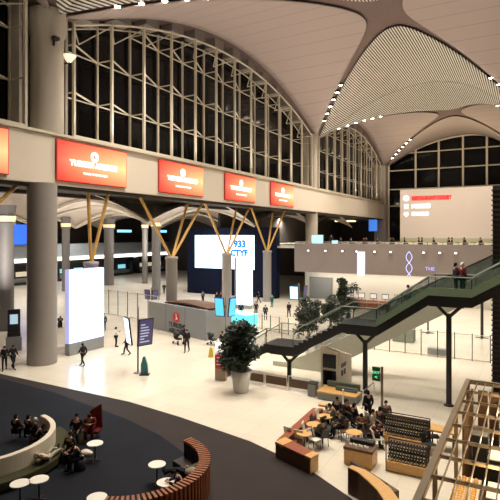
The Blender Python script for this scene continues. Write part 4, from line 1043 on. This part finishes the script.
# curved low wall-bench at the bottom
s = thing('curved_bench', 'curved bench with wide light wooden top at the bottom edge', 'bench', (-8.0, 13.9, 0))
cx_, cy_, r_ = 0, 0, 0
pts = [at(350, 466, 1.0), at(362, 471, 1.0), at(374, 480, 1.0), at(384, 489, 1.0), at(391, 499, 1.0)]
pts += [(pts[-1][0] + .35, pts[-1][1] - 1.0), (pts[-1][0] + .5, pts[-1][1] - 2.2)]
pr, tp = MB(), MB()
W_ = .26
L_ = []
for i, p in enumerate(pts):
    a = pts[max(0, i - 1)]; b = pts[min(len(pts) - 1, i + 1)]; d = Vector((b[0] - a[0], b[1] - a[1])).normalized(); nn = Vector((-d.y, d.x)); w = .13 + min(.12, .05 * i)
    L_.append((Vector(p) + nn * w, Vector(p) - nn * w))
for i in range(len(pts) - 1):
    q = [L_[i][0], L_[i + 1][0], L_[i + 1][1], L_[i][1]]; q = [(v.x + 8.0, v.y - 13.9) for v in q]
    pr.prism(q, .02, .95); tp.prism(q, .95, 1.0)
pr.build('bench_front', M['woodd'], s); tp.build('bench_top', M['woodl'], s)
x, y = at(385, 470); s = thing('sofa_seat', 'dark brown upholstered seat against the curved bench', 'seat', (-5.1, 18.7, 0), -.6)
MB().box(-1.0, 1.0, -.3, .3, .05, .45).build('seat', M['woodd'], s, .04); MB().box(-1.0, 1.0, -.38, -.26, .45, .85).build('backrest', mat('brown_leather', (.06, .025, .015), .6), s, .03)

# ------------------------------------------------------------------ kiosk with open trellis roof
k_ = thing('trellis_roof', 'open brown timber trellis roof over the shop at the lower right corner', 'trellis', (0, 0, 0))
bz = mat('bronze_beam', (.20, .145, .085), .45)
MB().box(-2.38, -2.2, 9.5, 23.1, 3.35, 3.55).build('edge_beam', bz, k_); MB().box(-2.2, 3.0, 22.95, 23.1, 3.38, 3.54).build('edge_beam', bz, k_)
for i in range(10): MB().box(-2.2, 3.0, 10.9 + i * 1.33 - .03, 10.9 + i * 1.33 + .03, 3.4, 3.5).build('cross_bar', bz, k_)
for i in range(16): MB().box(-1.93 + i * .31 - .014, -1.93 + i * .31 + .014, 9.5, 23.0, 3.42, 3.5).build('long_bar', bz, k_)
for y in (10, 14.5, 19, 22.9): MB().box(-2.34, -2.22, y - .06, y + .06, 0, 3.35).build('post', bz, k_)
o = MB().box(-2.2, 3.2, 9.5, 22.9, 0, .03).build('floor_shop', mat('shop_floor', (.13, .07, .035), .5, scale=4, var=.25)); struct(o)
for i, (x0, x1, y0, y1, h, c, lab) in enumerate(((-2.3, -1.5, 15.9, 19.2, 1.05, 'cream', 'cream display counter with golden loaves under the trellis roof'), (-1.2, .2, 17.6, 18.7, 1.3, 'black', 'black cooler box under the trellis roof, nearest'),
        (-1.3, .2, 19.9, 20.9, 1.6, 'black', 'black cooler box under the trellis roof, second one'), (-1.95, -1.45, 21.2, 22.2, 1.9, 'dark', 'dark appliance at the far left corner under the trellis'), (.4, 1.8, 18.6, 19.3, 1.1, 'woodl', 'light wooden counter at the back under the trellis'))):
    c_ = thing('display_counter', lab, 'counter', ((x0 + x1) / 2, (y0 + y1) / 2, .03)); w, d = (x1 - x0) / 2, (y1 - y0) / 2
    MB().box(-w, w, -d, d, 0, h - .05).build('cabinet', M[c], c_, .01); MB().box(-w - .03, w + .03, -d - .03, d + .03, h - .05, h).build('counter_top', M['tabletop'] if c in ('black', 'cream') and i != 0 else M['grey' if i else 'cream'], c_, .01)
wl = mat('slat_partition', (.12, .06, .025), .55, scale=5, var=.3)
s = thing('slatted_partition', 'brown slatted partition standing along the left side beneath the trellis', 'partition', (-2.1, 19.5, .03))
for i in range(8): MB().box(-.04, .04, .02 + i * .42, .36 + i * .42, 0, 3.2).build('board', wl, s)
s = thing('back_partition', 'dark brown board partition at the far end beneath the trellis', 'partition', (-1.9, 22.7, .03))
for i in range(12): MB().box(.02 + i * .42, .38 + i * .42, -.04, .04, 0, 3.2).build('board', M['woodd'], s)
s = thing('wall_shelf', 'tall shelf rack with cream goods against the back partition beneath the trellis', 'shelf', (.2, 21.9, .03))
for z in (.5, 1.1, 1.7, 2.3, 2.8): MB().box(-1.3, 1.6, -.3, .3, z - .04, z).build('shelf_board', M['woodl'], s)
for x in (-1.3, .1, 1.56): MB().box(x, x + .05, -.3, .3, 0, 2.9).build('upright', M['dark'], s)
bx = None
for z in (.5, 1.1, 1.7, 2.3):
    for k in range(6):
        x = -1.0 + k * .43; o = MB().box(-.13, .13, -.12, .12, 0, .3).build('goods_box', M['cream'] if k % 2 else M['woodl']); o.location = (x + .2, 21.75, z + .031)
        tag(o, ('cream' if k % 2 else 'tan') + ' packet on the tall shelf rack beneath the trellis', 'packet', ('cream' if k % 2 else 'tan') + ' packets on the shelf rack')
bread = None
for i in range(72):
    ob = MB().ball((0, 0, .05), .09, sx=.8 + .4 * random.random(), sz=.6, n=8).build('bread_roll', mat('bread', (.72, .40, .10), .5, var=.3)) if bread is None else copy_tree(bread)
    if bread is None: bread = ob
    ob.rotation_euler = (0, 0, random.random() * 3); ob.location = (-2.2 + (i % 4) * .19, 16.05 + (i // 4) * .175, 1.08)
    tag(ob, 'golden bread roll on the cream counter beneath the trellis', 'bread', 'bread rolls on the cream counter')
for i in range(6):
    s = thing('shelf_box', 'cream carton on the shop shelf beneath the trellis roof', 'box', (-1.1 + (i % 3) * .5, 16.0 + (i // 3) * .8, .03), 0, 'cream cartons beneath the trellis roof')
    MB().box(-.2, .2, -.25, .25, 0, 1.0 + .1 * (i % 2)).build('carton', M['cream'] if i % 2 else M['woodl'], s); MB().box(-.2, .2, -.03, .03, 1.0 + .1 * (i % 2), 1.005 + .1 * (i % 2)).build('tape', M['woodd'], s)

# ------------------------------------------------------------------ rib spotlights
def spot(name, loc, energy, angle, col, blend=.5, rad=.15, rot=(0, 0, 0)):
    l = bpy.data.lights.new(name, 'SPOT'); l.energy = energy; l.spot_size = radians(angle); l.spot_blend = blend; l.color = col; l.shadow_soft_size = rad
    o = bpy.data.objects.new(name, l); link(o); o.location = loc; o.rotation_euler = rot; return o
def area(name, loc, sx, sy, energy, col, rot=(0, 0, 0)):
    l = bpy.data.lights.new(name, 'AREA'); l.shape = 'RECTANGLE'; l.size = sx; l.size_y = sy; l.energy = energy; l.color = col
    o = bpy.data.objects.new(name, l); link(o); o.location = loc; o.rotation_euler = rot; return o
WARM = (1, .90, .75)
lp = None; cnt = 0
for ci, (y0, y1) in enumerate(CY):
    for xi, (x0, xc, x1) in enumerate(CX[:1]):
        cy = (y0 + y1) / 2; hy = (y1 - y0) / 2
        for sx, sy in ((-1, 1), (1, 1), (-1, -1), (1, -1)):
            for s_ in (.56, .62, .68, .74, .80, .86):
                if sx > 0 and s_ < .66: continue
                x = xc + sx * s_ * ((xc - x0) if sx < 0 else (x1 - xc)); y = cy + sy * s_ * hy; z = zceil(x, y) - .28
                if ci == 0 and sy < 0: continue
                if lp is None:
                    lp = thing('ceiling_spotlight', 'small bright spotlight set in a row along the ceiling ribs', 'light', (x, y, z), 0, 'spotlights along the ceiling ribs')
                    MB().lathe([(.34, -.02), (.34, .18), (.1, .25)], n=12).build('housing', M['dark'], lp); MB().lathe([(.24, -.04), (.24, -.02)], n=12).build('lens', M['lamp'], lp)
                    q = lp
                else: q = copy_tree(lp); q.location = (x, y, z)
                cnt += 1
LD = [(-24, 70), (-27, 37), (-3, 70), (-4, 37), (-12.5, 60), (-12.5, 48), (-24, 54), (-2, 54), (-22, 100), (-8, 104), (-3, 25), (-14, 22), (-12, 34), (-12, 84), (-26, 82), (-22, 28)]
for x, y in LD: spot('hall_downlight', (x, y, zceil(x, y) - .6), 13500 if x < -5 else 8500, 115, WARM, 1.0, .3)
# unseen area lights added on the facade ledge, throwing light up at the vaults
for y in (10, 32, 44, 56, 68, 90, 104, 118): area('ledge_fill', (-31.5, y, 17.8), .5, 6, 430, (1, .85, .74), (radians(180), radians(35), 0))
for x, y in ((-8, 112), (-20, 112)): area('board_fill', (x, y + 1, 19.8), 8, .6, 1000, (1, .80, .5), (radians(180), 0, 0))  # added over the billboard to brighten the far vault, no fixture there
area('tower_fill', (-.5, 35.4, 12.9), 3, 3.5, 1500, (1, .86, .78), (radians(180), 0, 0))  # added on top of the tower to lift the ceiling
area('mezzanine_fill', (-14, 76, 9.2), 20, .6, 900, (1, .85, .74), (radians(180), 0, 0))  # added area light above the mezzanine floor, brightens the vaults
for y in (112,): pass
for x, y in ((-41, 47), (-43, 62), (-61, 50), (-61, 73), (-79, 50), (-79, 73), (-43, 90), (-58, 30)): spot('lower_hall_downlight', (x, y, 13.0), 6500, 150, (1, .95, .88), 1, .3)
for x, y in ((-43, 28), (-61, 50), (-43, 50), (-61, 73)): area('lower_hall_uplight', (x, y, 4.0), 2, 2, 1300, (1, .92, .84), (radians(180), 0, 0))
area('arcade_light', (-14, 69.3, 4.1), 28, 1.5, 500, WARM)
for y in (11.5, 14.5, 17.5, 20.5): 
    l = bpy.data.lights.new('shop_lamp', 'POINT'); l.energy = 95; l.color = (1, .72, .38); l.shadow_soft_size = .12; o = bpy.data.objects.new('shop_lamp', l); link(o); o.location = (-.8, y, 3.1)
w = bpy.data.worlds.new('night'); S.world = w; w.use_nodes = True
w.node_tree.nodes['Background'].inputs[0].default_value = (1, .86, .76, 1); w.node_tree.nodes['Background'].inputs[1].default_value = .03  # warm ambient fill standing in for the unseen rest of the hall

# ------------------------------------------------------------------ camera
c = bpy.data.cameras.new('camera'); co = bpy.data.objects.new('camera', c); link(co)
co.location = (0, 0, 9.7); co.rotation_euler = (pi / 2, 0, math.atan2(.4886, .8725))
c.sensor_width = 36; c.lens = 36; c.shift_y = -16 / 500; c.clip_end = 400
S.camera = co
S.view_settings.view_transform = 'Standard'; S.view_settings.look = 'None'; S.view_settings.gamma = 1; S.view_settings.exposure = .08
S.cycles.use_denoising = True; S.cycles.max_bounces = 6; S.cycles.diffuse_bounces = 3
